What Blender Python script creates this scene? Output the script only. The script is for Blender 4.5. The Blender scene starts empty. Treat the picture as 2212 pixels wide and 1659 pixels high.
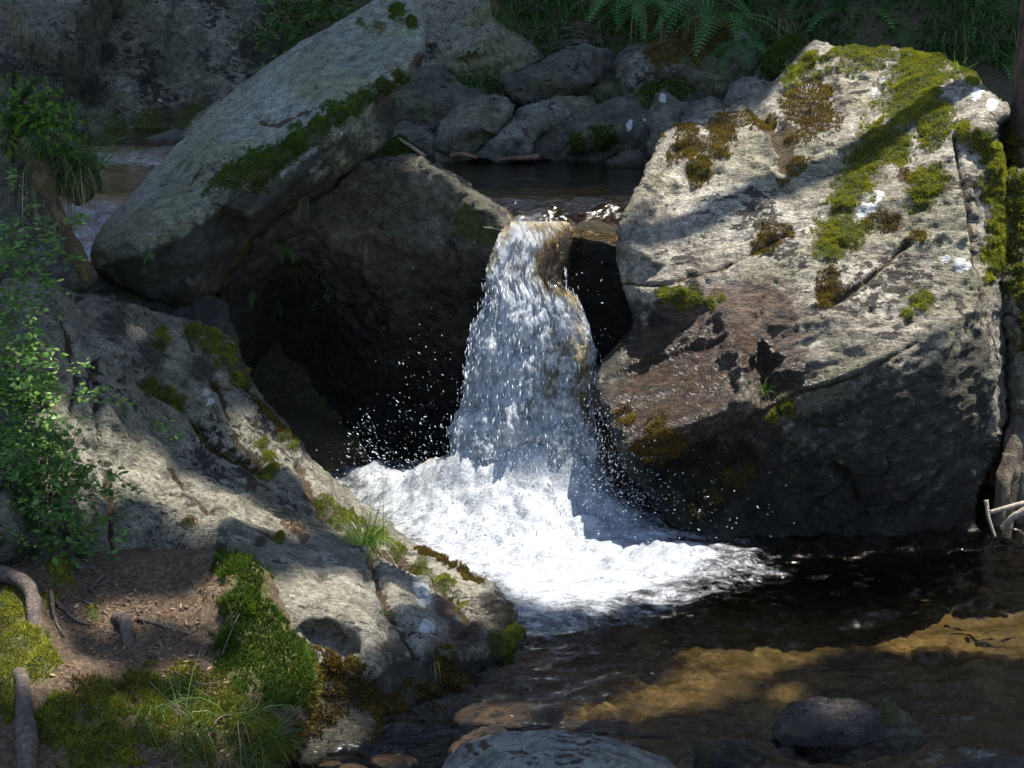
import bpy, math, random
import numpy as np
from mathutils import Vector, geometry
from math import radians, sin, cos, tan, atan2, pi

random.seed(7); rng = np.random.default_rng(7)
SC = bpy.context.scene

# ------------------------------------------------------------------ camera
CAM_H, PITCH, F, CX, CY = 2.41, 0.24, 3123.0, 1106.0, 829.5   # metres, radians, focal length in survey pixels
cam = bpy.data.cameras.new("Camera"); cam_o = bpy.data.objects.new("Camera", cam)
SC.collection.objects.link(cam_o); SC.camera = cam_o
cam_o.location = (0, 0, CAM_H); cam_o.rotation_euler = (pi/2-PITCH, 0, 0)
cam.sensor_width = 36; cam.lens = 36*F/2212; cam.clip_start = 0.05; cam.clip_end = 500

# ------------------------------------------------------------------ light
SUN = Vector((0.25, 0.09, 0.95)).normalized()
SUN_STRENGTH, SKY_STRENGTH, EXPOSURE = 4.7, 0.12, 1.5
W = bpy.data.worlds.new("World"); SC.world = W; W.use_nodes = True
wn = W.node_tree.nodes; sky = wn.new("ShaderNodeTexSky"); sky.sky_type = 'NISHITA'; sky.sun_disc = False
sky.sun_elevation = math.asin(SUN.z); sky.sun_rotation = atan2(SUN.x, SUN.y)
W.node_tree.links.new(sky.outputs[0], wn["Background"].inputs[0]); wn["Background"].inputs[1].default_value = SKY_STRENGTH
sun = bpy.data.lights.new("sun", 'SUN'); sun.energy = SUN_STRENGTH; sun.angle = radians(0.5); sun.color = (1.0, 0.94, 0.84)
sun_o = bpy.data.objects.new("sun", sun); SC.collection.objects.link(sun_o)
sun_o.rotation_euler = SUN.to_track_quat('Z', 'Y').to_euler(); sun_o.location = (4, 4, 12)
SC.view_settings.view_transform = 'Standard'; SC.view_settings.look = 'None'
SC.view_settings.exposure = EXPOSURE; SC.view_settings.gamma = 1
SC.render.engine = 'CYCLES'
cy = SC.cycles
cy.max_bounces = 8; cy.diffuse_bounces = 3; cy.glossy_bounces = 3; cy.transparent_max_bounces = 24
cy.transmission_bounces = 4; cy.caustics_reflective = False; cy.caustics_refractive = False
cy.use_denoising = True; cy.sample_clamp_indirect = 4.0

# ------------------------------------------------------------------ survey helpers: pixel + distance -> place in the world
CT, ST = cos(PITCH), sin(PITCH)
def _dir(px, py):
    dx = (np.asarray(px, float)-CX)/F; dy = -(np.asarray(py, float)-CY)/F
    return dx, CT+dy*ST, -ST+dy*CT
def at(px, py, Y):
    dx, dY, dZ = _dir(px, py); s = np.asarray(Y, float)/dY
    return np.stack(np.broadcast_arrays(dx*s, Y, CAM_H+dZ*s), -1)
def at_z(px, py, z):
    dx, dY, dZ = _dir(px, py); s = (z-CAM_H)/dZ
    return np.stack(np.broadcast_arrays(dx*s, dY*s, z), -1)
def topx(p):
    p = np.asarray(p, float); d = p-np.array([0, 0, CAM_H])
    w = d[..., 1]*CT-d[..., 2]*ST; v = d[..., 1]*ST+d[..., 2]*CT
    return CX+F*d[..., 0]/w, CY-F*v/w

# ------------------------------------------------------------------ numpy noise
def _hash(ix, iy, iz, seed):
    n = (ix.astype(np.int64)*374761393+iy.astype(np.int64)*668265263+iz.astype(np.int64)*2147483629+seed*1274126177) & 0xFFFFFFFF
    n = ((n ^ (n >> 13))*1274126177) & 0xFFFFFFFF
    n = ((n ^ (n >> 16))*2246822519) & 0xFFFFFFFF
    return ((n ^ (n >> 15)) & 0xFFFFFF)/float(0xFFFFFF)
def vnoise(p, seed=0):
    i = np.floor(p); f = p-i; u = f*f*f*(f*(f*6-15)+10); i = i.astype(np.int64)
    r = 0
    for a in (0, 1):
        for b in (0, 1):
            for c in (0, 1):
                w = (u[:, 0] if a else 1-u[:, 0])*(u[:, 1] if b else 1-u[:, 1])*(u[:, 2] if c else 1-u[:, 2])
                r = r+w*_hash(i[:, 0]+a, i[:, 1]+b, i[:, 2]+c, seed)
    return r
def fbm(p, octv=5, seed=0, gain=.5, ridged=False):
    p = np.asarray(p, float); a = 1.; t = 0.; s = 0.
    for o in range(octv):
        n = vnoise(p*(2.03**o)+o*17.3, seed+o*31)
        n = 1-np.abs(2*n-1) if ridged else n
        t = t+a*n; s += a; a *= gain
    return t/s                                   # 0..1, mean about .5
def aniso(p, axis, k):
    a = np.array(axis, float); a /= np.linalg.norm(a)
    return p-np.outer(p@a, a)*(1-1/k)
def sstep(a, b, x):
    t = np.clip((x-a)/(b-a), 0, 1); return t*t*(3-2*t)

# ------------------------------------------------------------------ mesh helpers
def link(name, V, polys, mat=None, parent=None, attrs=None, smooth=True, origin=None):
    """polys: list of int arrays of shape (n,3) or (n,4)"""
    V = np.asarray(V, float); me = bpy.data.meshes.new(name); o = bpy.data.objects.new(name, me)
    SC.collection.objects.link(o)
    if parent is not None:
        org = np.array(parent['_org']); o.parent = parent; loc = (0, 0, 0)
    else:
        org = np.array(origin) if origin is not None else np.array([(V[:, 0].min()+V[:, 0].max())/2, (V[:, 1].min()+V[:, 1].max())/2, V[:, 2].min()])
        loc = org
    o.location = loc; o['_org'] = [float(x) for x in org]
    polys = [np.asarray(q, np.int32) for q in polys if len(q)]
    me.vertices.add(len(V)); me.vertices.foreach_set("co", (V-org).astype(np.float32).ravel())
    flat = np.concatenate([q.ravel() for q in polys]); tot = np.concatenate([np.full(len(q), q.shape[1], np.int32) for q in polys])
    me.loops.add(len(flat)); me.loops.foreach_set("vertex_index", flat)
    me.polygons.add(len(tot)); st = np.zeros(len(tot), np.int32); st[1:] = np.cumsum(tot)[:-1]
    me.polygons.foreach_set("loop_start", st)
    me.polygons.foreach_set("use_smooth", np.full(len(tot), bool(smooth)))
    for k, a in (attrs or {}).items():
        at_ = me.attributes.new(k, 'FLOAT', 'POINT'); at_.data.foreach_set("value", np.asarray(a, np.float32))
    me.update(calc_edges=True); me.validate()
    if mat: me.materials.append(mat)
    return o
def tag(o, label=None, cat=None, group=None, kind=None):
    if label: o['label'] = label
    if cat: o['category'] = cat
    if group: o['group'] = group
    if kind: o['kind'] = kind
    return o
def empty(name, loc):
    o = bpy.data.objects.new(name, None); SC.collection.objects.link(o); o.location = [float(x) for x in loc]
    o['_org'] = [float(x) for x in loc]; o.empty_display_size = .1; return o
def vnormals(V, quads):
    a, b, c, d = (V[quads[:, i]] for i in range(4)); n = np.cross(c-a, d-b)
    N = np.zeros_like(V)
    for i in range(4): np.add.at(N, quads[:, i], n)
    return N/np.maximum(np.linalg.norm(N, axis=1, keepdims=True), 1e-12)

class Acc:                                        # collects many small pieces into ONE mesh
    def __init__(s): s.v = []; s.t = []; s.q = []; s.a = []; s.n = 0
    def add(s, V, tris=None, quads=None, tint=0.5):
        V = np.asarray(V, float); s.v.append(V)
        if tris is not None and len(tris): s.t.append(np.asarray(tris)+s.n)
        if quads is not None and len(quads): s.q.append(np.asarray(quads)+s.n)
        s.a.append(np.broadcast_to(np.asarray(tint, float), (len(V),))); s.n += len(V)
    def build(s, name, mat, parent=None, smooth=False, origin=None):
        P = []
        if s.t: P.append(np.concatenate(s.t))
        if s.q: P.append(np.concatenate(s.q))
        return link(name, np.concatenate(s.v), P, mat, parent, {'tint': np.concatenate(s.a)}, smooth, origin)
def tube(path, radii, sides=8, rough=0., seed=0, caps=True):
    path = np.asarray(path, float); n = len(path); r = np.broadcast_to(np.asarray(radii, float), (n,))
    T = np.gradient(path, axis=0); T /= np.linalg.norm(T, axis=1, keepdims=True)+1e-9
    up = np.array([0, 0, 1.]) if abs(T[0, 2]) < .9 else np.array([1., 0, 0]); V = []
    for i in range(n):
        a = np.cross(T[i], up); a /= np.linalg.norm(a)+1e-9; b = np.cross(T[i], a); up = np.cross(a, T[i]) if abs(np.dot(up, T[i])) > .95 else up
        th = np.arange(sides)*2*pi/sides
        V.append(path[i]+r[i]*(np.outer(np.cos(th), a)+np.outer(np.sin(th), b)))
    V = np.concatenate(V)
    if rough:
        c = np.repeat(path, sides, 0); k = fbm(V*9, 4, seed)-.5; k2 = fbm(aniso(V, T[n//2], 5)*60, 3, seed+5)-.5
        V = c+(V-c)*(1+rough*2*k[:, None]+rough*.8*k2[:, None])
    i = np.arange(n-1)[:, None]*sides; j = np.arange(sides)[None]
    Q = np.stack([i+j, i+(j+1) % sides, i+sides+(j+1) % sides, i+sides+j], -1).reshape(-1, 4); tr = []
    if caps:
        V = np.concatenate([V, path[:1], path[-1:]]); m = n*sides
        tr = [(m, (k+1) % sides, k) for k in range(sides)]+[(m+1, (n-1)*sides+k, (n-1)*sides+(k+1) % sides) for k in range(sides)]
    return V, np.array(tr) if len(tr) else None, Q
def spline(pts, n):
    pts = np.asarray(pts, float); P = np.concatenate([2*pts[:1]-pts[1:2], pts, 2*pts[-1:]-pts[-2:-1]])
    u = np.linspace(0, len(pts)-1-1e-6, n); i = u.astype(int); t = (u-i)[:, None]
    a, b, c, d = P[i], P[i+1], P[i+2], P[i+3]
    return .5*(2*b+(c-a)*t+(2*a-5*b+4*c-d)*t**2+(3*b-a-3*c+d)*t**3)

# ------------------------------------------------------------------ node helper
class NT:
    def __init__(s, name):
        s.m = bpy.data.materials.new(name); s.m.use_nodes = True; s.t = s.m.node_tree; s.t.nodes.clear()
        s.out = s.t.nodes.new("ShaderNodeOutputMaterial")
    def n(s, kind, props=None, **inp):
        nd = s.t.nodes.new("ShaderNode"+kind)
        for k, v in (props or {}).items(): setattr(nd, k, v)
        for k, v in inp.items():
            key = int(k[1:]) if k[0] == '_' and k[1:].isdigit() else k.replace('_', ' ')
            s.set(nd.inputs[key], v)
        return nd
    def set(s, sock, v):
        if hasattr(v, 'is_output'): s.t.links.new(v, sock)
        elif hasattr(v, 'outputs'): s.t.links.new(v.outputs[0], sock)
        else:
            if isinstance(v, (tuple, list)) and sock.type == 'RGBA' and len(v) == 3: v = (*v, 1)
            sock.default_value = v
    def noise(s, vec, scale, detail=4, rough=.5, dist=0.):
        return s.n("TexNoise", None, Vector=vec, Scale=scale, Detail=detail, Roughness=rough, Distortion=dist).outputs[0]
    def ramp(s, v, stops, interp='LINEAR'):
        nd = s.n("ValToRGB", None, Fac=v); cr = nd.color_ramp; cr.interpolation = interp
        while len(cr.elements) < len(stops): cr.elements.new(.5)
        for e, (p, c) in zip(cr.elements, stops):
            e.position = p; e.color = (*c, 1) if isinstance(c, (tuple, list)) else (c, c, c, 1)
        return nd.outputs[0]
    def math(s, op, a, b=0., c=None, clamp=False):
        nd = s.n("Math", {'operation': op, 'use_clamp': clamp}, _0=a, _1=b)
        if c is not None: s.set(nd.inputs[2], c)
        return nd.outputs[0]
    def thr(s, v, a, b):                          # soft threshold
        nd = s.n("MapRange", {'interpolation_type': 'SMOOTHSTEP'}, Value=v); nd.inputs[1].default_value = a; nd.inputs[2].default_value = b
        return nd.outputs[0]
    def mix(s, f, a, b, mode='MIX'):
        nd = s.n("Mix", {'data_type': 'RGBA', 'blend_type': mode}); s.set(nd.inputs[0], f); s.set(nd.inputs[6], a); s.set(nd.inputs[7], b)
        return nd.outputs[2]
    def attr(s, name): return s.n("Attribute", {'attribute_name': name}).outputs['Fac']
    def coord(s): return s.n("TexCoord").outputs['Object']
    def mapping(s, v, rot=(0, 0, 0), scale=(1, 1, 1)): return s.n("Mapping", None, Vector=v, Rotation=rot, Scale=scale).outputs[0]
    def bump(s, h, dist, strength=1., normal=None):
        nd = s.n("Bump", None, Height=h, Distance=dist, Strength=strength)
        if normal is not None: s.set(nd.inputs['Normal'], normal)
        return nd.outputs[0]
    def done(s, sh, vol=None):
        s.set(s.out.inputs[0], sh)
        if vol is not None: s.set(s.out.inputs[1], vol)
        return s.m

def rock_mat(name, cols=((.11, .105, .095), (.24, .225, .195), (.36, .34, .29)), rot=(0, 0, 0), streak=6., lich=.60, lichcol=(.018, .015, .012),
             pale=.68, palecol=(.40, .42, .38), olive=(.16, .16, .075), oliv=.35, rough=.78, wetall=0., bump=.015, seed=0.):
    t = NT(name); c0 = t.coord(); c = t.n("VectorMath", {'operation': 'ADD'}, _0=c0, _1=(seed*3.1, seed*1.7, seed)).outputs[0]
    w = t.noise(c, 3.0, 3, .5); cw = t.n("VectorMath", {'operation': 'ADD'}, _0=c, _1=t.n("VectorMath", {'operation': 'SCALE'}, _0=t.n("TexNoise", None, Vector=c, Scale=4., Detail=2.).outputs['Color'], Scale=.12).outputs[0]).outputs[0]
    st = t.mapping(cw, rot, (1, streak, streak))          # stretched along the rock's own grain
    big = t.noise(c, 1.7, 9, .62); grain = t.noise(st, 4.0, 8, .65); fine = t.noise(c, 70., 6, .7); mid = t.noise(c, 16., 6, .65)
    v = t.math('ADD', t.math('MULTIPLY', big, .55), t.math('MULTIPLY', grain, .45))
    col = t.ramp(v, [(.30, cols[0]), (.47, cols[1]), (.66, cols[2])])
    col = t.mix(t.math('MULTIPLY', t.thr(t.noise(c, 2.3, 6, .6), .45, .62), oliv), col, olive)
    sp = t.ramp(fine, [(.32, .30), (.5, 1.), (.70, 1.75)]); col = t.mix(.85, col, sp, 'MULTIPLY')
    col = t.mix(.9, col, t.ramp(mid, [(.34, .42), (.5, 1.), (.68, 1.45)]), 'MULTIPLY'); col = t.mix(t.math('MULTIPLY', t.thr(t.noise(st, 5.5, 9, .72), .55, .64), .38), col, lichcol)
    # pale crust lichens
    pl = t.math('MULTIPLY', t.thr(t.noise(c, 7., 8, .62), pale-.02, pale+.02), t.thr(t.noise(c, 40., 4, .6), .36, .46))
    col = t.mix(t.math('MULTIPLY', pl, .85), col, palecol)
    # dark rock-tripe flecks gathered along the grain
    fl = t.math('ADD', t.noise(t.mapping(cw, rot, (1, 1.7, 1.7)), 17., 7, .66), t.math('MULTIPLY', t.math('SUBTRACT', t.noise(c, 2.6, 5, .6), .5), .95))
    flm = t.thr(fl, lich-.015, lich+.012)
    col = t.mix(t.math('MULTIPLY', flm, .95), col, lichcol)
    # places of their own: quartz, rust, wet, soil, moss; 'dark' also paints shade
    jag = t.math('MULTIPLY', t.math('SUBTRACT', t.noise(c, 22., 6, .65), .5), 1.3)
    def place(a, lo=.35, hi=.6): return t.thr(t.math('ADD', t.attr(a), t.math('MULTIPLY', jag, 1.)), lo, hi)
    q = place('quartz', .42, .52); col = t.mix(q, col, t.ramp(t.noise(c, 35, 5, .6), [(.3, (.32, .34, .34)), (.6, (.64, .65, .63))]))
    ru = t.math('MULTIPLY', place('rust', .12, .46), .92); col = t.mix(ru, col, t.ramp(t.noise(st, 7., 7, .65), [(.34, (.02, .012, .010)), (.46, (.055, .033, .027)), (.57, (.115, .064, .036)), (.70, (.16, .125, .12))]))
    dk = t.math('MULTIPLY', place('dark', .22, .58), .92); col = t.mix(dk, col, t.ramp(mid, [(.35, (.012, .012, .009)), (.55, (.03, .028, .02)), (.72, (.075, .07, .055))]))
    so = place('soil', .4, .56); col = t.mix(so, col, t.ramp(t.noise(c, 60, 4, .6), [(.3, (.02, .014, .008)), (.6, (.075, .048, .022)), (.75, (.15, .10, .05))]))
    st_ = t.math('MULTIPLY', t.thr(t.math('ADD', t.attr('moss'), t.math('MULTIPLY', jag, 1.6)), .12, .42), .75); col = t.mix(st_, col, t.ramp(mid, [(.35, (.03, .025, .010)), (.55, (.085, .07, .028)), (.72, (.15, .125, .06))]))
    mo = place('moss', .38, .52); col = t.mix(mo, col, t.ramp(t.noise(c, 50, 5, .7), [(.3, (.014, .02, .004)), (.5, (.05, .06, .010)), (.7, (.12, .12, .02))]))
    wet = t.math('ADD', t.math('MULTIPLY', t.thr(t.math('ADD', t.attr('wet'), t.math('MULTIPLY', jag, .5)), .05, .5), .95), wetall, clamp=True)
    col = t.mix(wet, col, t.mix(1., col, (.5, .47, .43), 'MULTIPLY'))
    rg = t.math('SUBTRACT', rough, t.math('MULTIPLY', wet, rough-.22)); rg = t.math('MAXIMUM', rg, t.math('MULTIPLY', t.math('MAXIMUM', mo, so), .9))
    h = t.math('ADD', t.math('MULTIPLY', t.noise(st, 9., 10, .68), 1.2), t.math('ADD', t.math('MULTIPLY', mid, .5), t.math('MULTIPLY', fine, .45)))
    h = t.math('ADD', h, t.math('MULTIPLY', t.math('ADD', flm, t.math('MULTIPLY', pl, .5)), .12))
    p = t.n("BsdfPrincipled", None, Base_Color=col, Roughness=rg, Normal=t.bump(h, bump*2.2)); p.inputs['Specular IOR Level'].default_value = .42
    return t.done(p)

def leaf_mat(name, stops, trans=.35, rough=.5, spec=.3):
    t = NT(name); col = t.ramp(t.attr('tint'), stops)
    p = t.n("BsdfPrincipled", None, Base_Color=col, Roughness=rough); p.inputs['Specular IOR Level'].default_value = spec
    tr = t.n("BsdfTranslucent", None, Color=t.mix(1., col, (1.5, 1.6, .7), 'MULTIPLY'))
    return t.done(t.n("MixShader", None, _0=trans, _1=p, _2=tr))
def bark_mat(name, stops, scale=30., streak=(1, 1, .15), bump=.006, moss=0.):
    t = NT(name); c = t.coord(); s = t.mapping(c, (0, 0, 0), streak); v = t.noise(s, scale, 8, .65)
    col = t.ramp(v, stops); col = t.mix(.5, col, t.ramp(t.noise(c, 9, 5, .6), [(.35, .45), (.55, 1.), (.7, 1.4)]), 'MULTIPLY')
    if moss: col = t.mix(t.math('MULTIPLY', t.thr(t.noise(c, 6, 6, .6), .5, .6), moss), col, (.07, .08, .012))
    p = t.n("BsdfPrincipled", None, Base_Color=col, Roughness=.85, Normal=t.bump(t.math('ADD', v, t.noise(c, 90, 4, .6)), bump)); return t.done(p)

MOSS = leaf_mat("moss", [(0., (.03, .034, .005)), (.35, (.105, .115, .014)), (.7, (.24, .24, .026)), (1., (.40, .36, .06))], .25, .8, .1)
GOLD = leaf_mat("golden_moss", [(0., (.03, .02, .007)), (.4, (.12, .08, .02)), (.75, (.25, .175, .04)), (1., (.36, .27, .07))], .2, .8, .1)
GREEN = leaf_mat("green_moss", [(0., (.010, .02, .004)), (.4, (.04, .07, .011)), (.75, (.10, .155, .02)), (1., (.19, .26, .04))], .3, .8, .1)
GRASS = leaf_mat("grass_blade", [(0., (.02, .05, .012)), (.4, (.06, .125, .028)), (.75, (.12, .22, .045)), (1., (.24, .33, .10))], .35, .45, .35)
DRY = leaf_mat("dry_blade", [(0., (.06, .045, .02)), (.5, (.20, .155, .085)), (1., (.42, .35, .22))], .25, .6, .2)
FERN = leaf_mat("fern_leaf", [(0., (.02, .07, .016)), (.5, (.055, .17, .035)), (1., (.11, .27, .06))], .35, .5, .3)
BERRY = leaf_mat("bilberry_leaf", [(0., (.025, .07, .012)), (.45, (.075, .165, .03)), (.8, (.15, .27, .05)), (1., (.30, .40, .12))], .4, .45, .35)
SPRUCE = leaf_mat("spruce_needle", [(0., (.010, .03, .006)), (.5, (.03, .085, .015)), (.8, (.09, .20, .028)), (1., (.20, .34, .05))], .25, .5, .3)
CANOPY = leaf_mat("canopy_leaf", [(0., (.008, .022, .005)), (.5, (.025, .06, .012)), (1., (.06, .12, .02))], .35, .5, .3)
LITTER = leaf_mat("dead_leaf", [(0., (.03, .018, .010)), (.4, (.10, .055, .028)), (.8, (.24, .13, .07)), (1., (.38, .26, .16))], .15, .6, .25)
TWIG = bark_mat("twig_bark", [(.3, (.03, .022, .016)), (.55, (.11, .085, .06)), (.75, (.22, .18, .14))])

# ------------------------------------------------------------------ boulders: closed solids measured as outline + depth points
def smooth_outline(pts, jitter, seed, ds=5., chaikin=1):
    P = np.array([(p[0], p[1]) for p in pts], float)
    for _ in range(chaikin):
        N = np.roll(P, -1, 0); P = np.stack([.75*P+.25*N, .25*P+.75*N], 1).reshape(-1, 2)
    N = np.roll(P, -1, 0); L = np.linalg.norm(N-P, axis=1); out = []
    for a, b, l in zip(P, N, L):
        k = max(1, int(l/ds)); t = np.arange(k)[:, None]/k; out.append(a+(b-a)*t)
    P = np.concatenate(out); T = np.roll(P, -1, 0)-np.roll(P, 1, 0); T /= np.linalg.norm(T, axis=1, keepdims=True)+1e-9
    z = np.full((len(P), 1), seed*1.37)
    j = (fbm(np.c_[P/55, z], 4, seed, .55)-.5)*2*jitter
    return P+np.c_[-T[:, 1], T[:, 0]]*j[:, None]
def poly_sdf(X, P):
    A = P; B = np.roll(P, -1, 0); d2 = np.full(len(X), 1e18); near = np.zeros_like(X); ins = np.zeros(len(X), bool)
    for a, b in zip(A, B):
        ab = b-a; t = np.clip(((X-a)@ab)/(ab@ab+1e-12), 0, 1); q = a+t[:, None]*ab; e = ((X-q)**2).sum(1)
        m = e < d2; d2[m] = e[m]; near[m] = q[m]
        if a[1] != b[1]:
            c = ((a[1] > X[:, 1]) != (b[1] > X[:, 1])) & (X[:, 0] < (b[0]-a[0])*(X[:, 1]-a[1])/(b[1]-a[1])+a[0]); ins ^= c
    d = np.sqrt(d2); return np.where(ins, d, -d), near
def discs(X, L):
    v = np.zeros(len(X))
    for (x, y, r) in L: v = np.maximum(v, 1-np.hypot(X[:, 0]-x, X[:, 1]-y)/(r*1.45))
    return np.clip(v, 0, 1)
def strip(pts, r):
    out = []
    for (a, b) in zip(pts[:-1], pts[1:]):
        k = max(1, int(math.hypot(b[0]-a[0], b[1]-a[1])/(r*.75)))
        for i in range(k+1):
            t = i/k; out.append((a[0]+(b[0]-a[0])*t+random.gauss(0, r*.3), a[1]+(b[1]-a[1])*t+random.gauss(0, r*.3), r*random.uniform(.6, 1.25)))
    return out
def line_dist(X, L):
    d = np.full(len(X), 1e9)
    for (a, b) in zip(L[:-1], L[1:]):
        a = np.array(a, float); b = np.array(b, float); ab = b-a; t = np.clip(((X-a)@ab)/(ab@ab+1e-9), 0, 1)
        d = np.minimum(d, np.linalg.norm(X-(a+t[:, None]*ab), axis=1))
    return d
def tri_interp(X, pts, edges):
    r = geometry.delaunay_2d_cdt([Vector((p[0], p[1])) for p in pts], edges, [], 0, 1e-4)
    vs = np.array([tuple(v) for v in r[0]]); val = np.zeros(len(vs))
    src = np.array([(p[0], p[1]) for p in pts]); w = np.array([p[2] for p in pts])
    for i, v in enumerate(vs):
        d = ((src-v)**2).sum(1); k = np.argsort(d)[:2]
        val[i] = w[k[0]] if d[k[0]] < 1e-4 else (w[k]/(d[k]+1e-9)).sum()/(1/(d[k]+1e-9)).sum()
    out = np.full(len(X), np.nan)
    for f in r[2]:
        for k in range(1, len(f)-1):
            i = (f[0], f[k], f[k+1]); a, b, c = vs[list(i)]; D = (b[1]-c[1])*(a[0]-c[0])+(c[0]-b[0])*(a[1]-c[1])
            if abs(D) < 1e-9: continue
            u = ((b[1]-c[1])*(X[:, 0]-c[0])+(c[0]-b[0])*(X[:, 1]-c[1]))/D; v = ((c[1]-a[1])*(X[:, 0]-c[0])+(a[0]-c[0])*(X[:, 1]-c[1]))/D; q = 1-u-v
            m = (u > -1e-6) & (v > -1e-6) & (q > -1e-6); out[m] = u[m]*val[i[0]]+v[m]*val[i[1]]+q[m]*val[i[2]]
    bad = np.isnan(out)
    if bad.any():
        g = ~bad; XG = X[g]; OG = out[g]; idx = np.where(bad)[0]
        for j in range(0, len(idx), 200):
            s = idx[j:j+200]; dd = ((X[s][:, None]-XG[None, ::3])**2).sum(-1); out[s] = OG[::3][dd.argmin(1)]
    return out

class Relief: pass
def relief(outline, ctrl=(), ridges=(), step=6., jitter=4., seed=1, rim=(28, .12), blur=2, thick=.7, disp=(), masks=None, cracks=(), raise_=None, chaikin=1):
    """returns a closed solid: front measured, back rounded"""
    R = Relief(); O = smooth_outline(outline, jitter, seed, min(6., step), chaikin)
    x0, y0 = O.min(0)-step; x1, y1 = O.max(0)+step
    xs = np.arange(x0, x1+step, step); ys = np.arange(y0, y1+step, step); GX, GY = np.meshgrid(xs, ys); H, Wd = GX.shape
    X = np.c_[GX.ravel(), GY.ravel()]; sd, near = poly_sdf(X, O); ins = sd > 0
    I = np.arange(H*Wd).reshape(H, Wd); quads = np.stack([I[:-1, :-1], I[1:, :-1], I[1:, 1:], I[:-1, 1:]], -1).reshape(-1, 4)
    quads = quads[ins[quads].any(1)]; used = np.zeros(H*Wd, bool); used[quads.ravel()] = True
    bnd = used & ~ins; X[bnd] = near[bnd]; d = np.where(bnd, 0, np.maximum(sd, 0))
    pts = [(p[0], p[1], p[2]) for p in outline]; n0 = len(pts); edges = [(i, (i+1) % n0) for i in range(n0)]
    for p in ctrl: pts.append(p)
    for rd in ridges:
        for i, p in enumerate(rd):
            pts.append(p)
            if i: edges.append((len(pts)-2, len(pts)-1))
    dx, dY, dZ = _dir([p[0] for p in pts], [p[1] for p in pts])
    ip = [(p[0], p[1], float(b/p[2])) for p, b in zip(pts, dY)]
    inv = np.full(H*Wd, 1.); inv[used] = tri_interp(X[used], ip, edges)
    g = np.where(used, inv, 0).reshape(H, Wd); m = used.reshape(H, Wd).astype(float)
    for _ in range(blur):
        a = np.pad(g*m, 1); b = np.pad(m, 1)
        sa = sum(a[i:i+H, j:j+Wd] for i in range(3) for j in range(3)); sb = sum(b[i:i+H, j:j+Wd] for i in range(3) for j in range(3))
        g = np.where(m > 0, sa/np.maximum(sb, 1e-9), 0)
    s = 1/np.maximum(g.ravel(), 1e-3)
    rr = np.clip(d/rim[0], 0, 1); s = s+rim[1]*(1-np.sqrt(np.maximum(1-(1-rr)**2, 0)))
    idx = np.where(used)[0]; remap = np.full(H*Wd, -1); remap[idx] = np.arange(len(idx)); fq = remap[quads]
    Xu = X[idx]; su = s[idx]; du = d[idx]; bu = bnd[idx]
    dx, dY, dZ = _dir(Xu[:, 0], Xu[:, 1]); D = np.stack([dx, dY, dZ], -1); cam0 = np.array([0, 0, CAM_H])
    Vf = cam0+D*su[:, None]
    Rb = max(du.max()*.45, 1); tb = thick*np.sqrt(np.maximum(1-(1-np.clip(du/Rb, 0, 1))**2, 0)); Vb = cam0+D*(su+tb)[:, None]
    nf = len(Vf); inner = np.where(~bu)[0]; bmap = np.arange(nf); bmap[inner] = nf+np.arange(len(inner))
    V = np.concatenate([Vf, Vb[inner]]); bq = bmap[fq][:, ::-1]; Q = np.concatenate([fq, bq]); N = vnormals(V, Q)
    A = {}
    for k, L in (masks or {}).items():
        if callable(L): v = L(Xu); A[k] = np.concatenate([v, v[inner]]); continue
        grp = L if (L and isinstance(L[0], list)) else [L]
        v = np.zeros(nf)
        for gL in grp: v = np.maximum(v, discs(Xu, gL))
        A[k] = np.concatenate([v, v[inner]])
    off = np.zeros(len(V))
    for (amp, fr, kind, ax, k) in disp:
        p = V*fr if ax is None else aniso(V, ax, k)*fr
        if kind == 'f': off += amp*2*(fbm(p, 5, seed)-.5)
        elif kind == 'r': off += amp*(fbm(p, 5, seed+3, .5, True)-.6)*2
        elif kind == 'c':
            n_ = np.abs(fbm(p, 4, seed+9)-.5); gate = sstep(.45, .6, fbm(V*1.3, 3, seed+4)); off -= amp*np.exp(-(n_/.012)**2)*gate
        elif kind == 't':                       # broken, stepped layers
            n_ = fbm(p, 4, seed+11)*7; off += amp*(np.floor(n_)+sstep(.0, .35, n_-np.floor(n_))-n_)
    for (L, wpx, dep) in cracks:
        jl = (fbm(np.c_[Xu/40, np.zeros(nf)], 3, seed+2)-.5)*14
        e = np.exp(-((line_dist(Xu, L)+jl*.6)/wpx)**2); off[:nf] -= dep*e
        if wpx < 18: A['soil'] = np.maximum(A.get('soil', np.zeros(len(V))), np.concatenate([e*.8, np.zeros(len(inner))]))
    for k, h in (raise_ or {}).items():
        if k in A: off += h*sstep(.3, .75, A[k]+.5*(fbm(V*22, 4, seed+6)-.5))*(.6+.8*fbm(V*35, 3, seed+8))
    V = V+N*off[:, None]; N = vnormals(V, Q)
    R.V, R.Q, R.N, R.A, R.nf, R.X, R.fq = V, Q, N, A, nf, Xu, fq
    return R
ROCKS = []
def rock(name, label, cat, mat, group=None, kind=None, parent=None, attrs=(), **kw):
    R = relief(**kw)
    for k in ('moss', 'soil', 'quartz', 'rust', 'dark', 'wet'):
        if k not in R.A: R.A[k] = np.zeros(len(R.V))
    R.o = link(name, R.V, [R.Q], mat, parent, R.A); 
    if parent is None: tag(R.o, label, cat, group, kind)
    ROCKS.append(R); return R
def spot(R, px, py):
    i = np.argmin(((R.X-np.array([px, py]))**2).sum(1)); return R.V[i], R.N[i]
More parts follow.
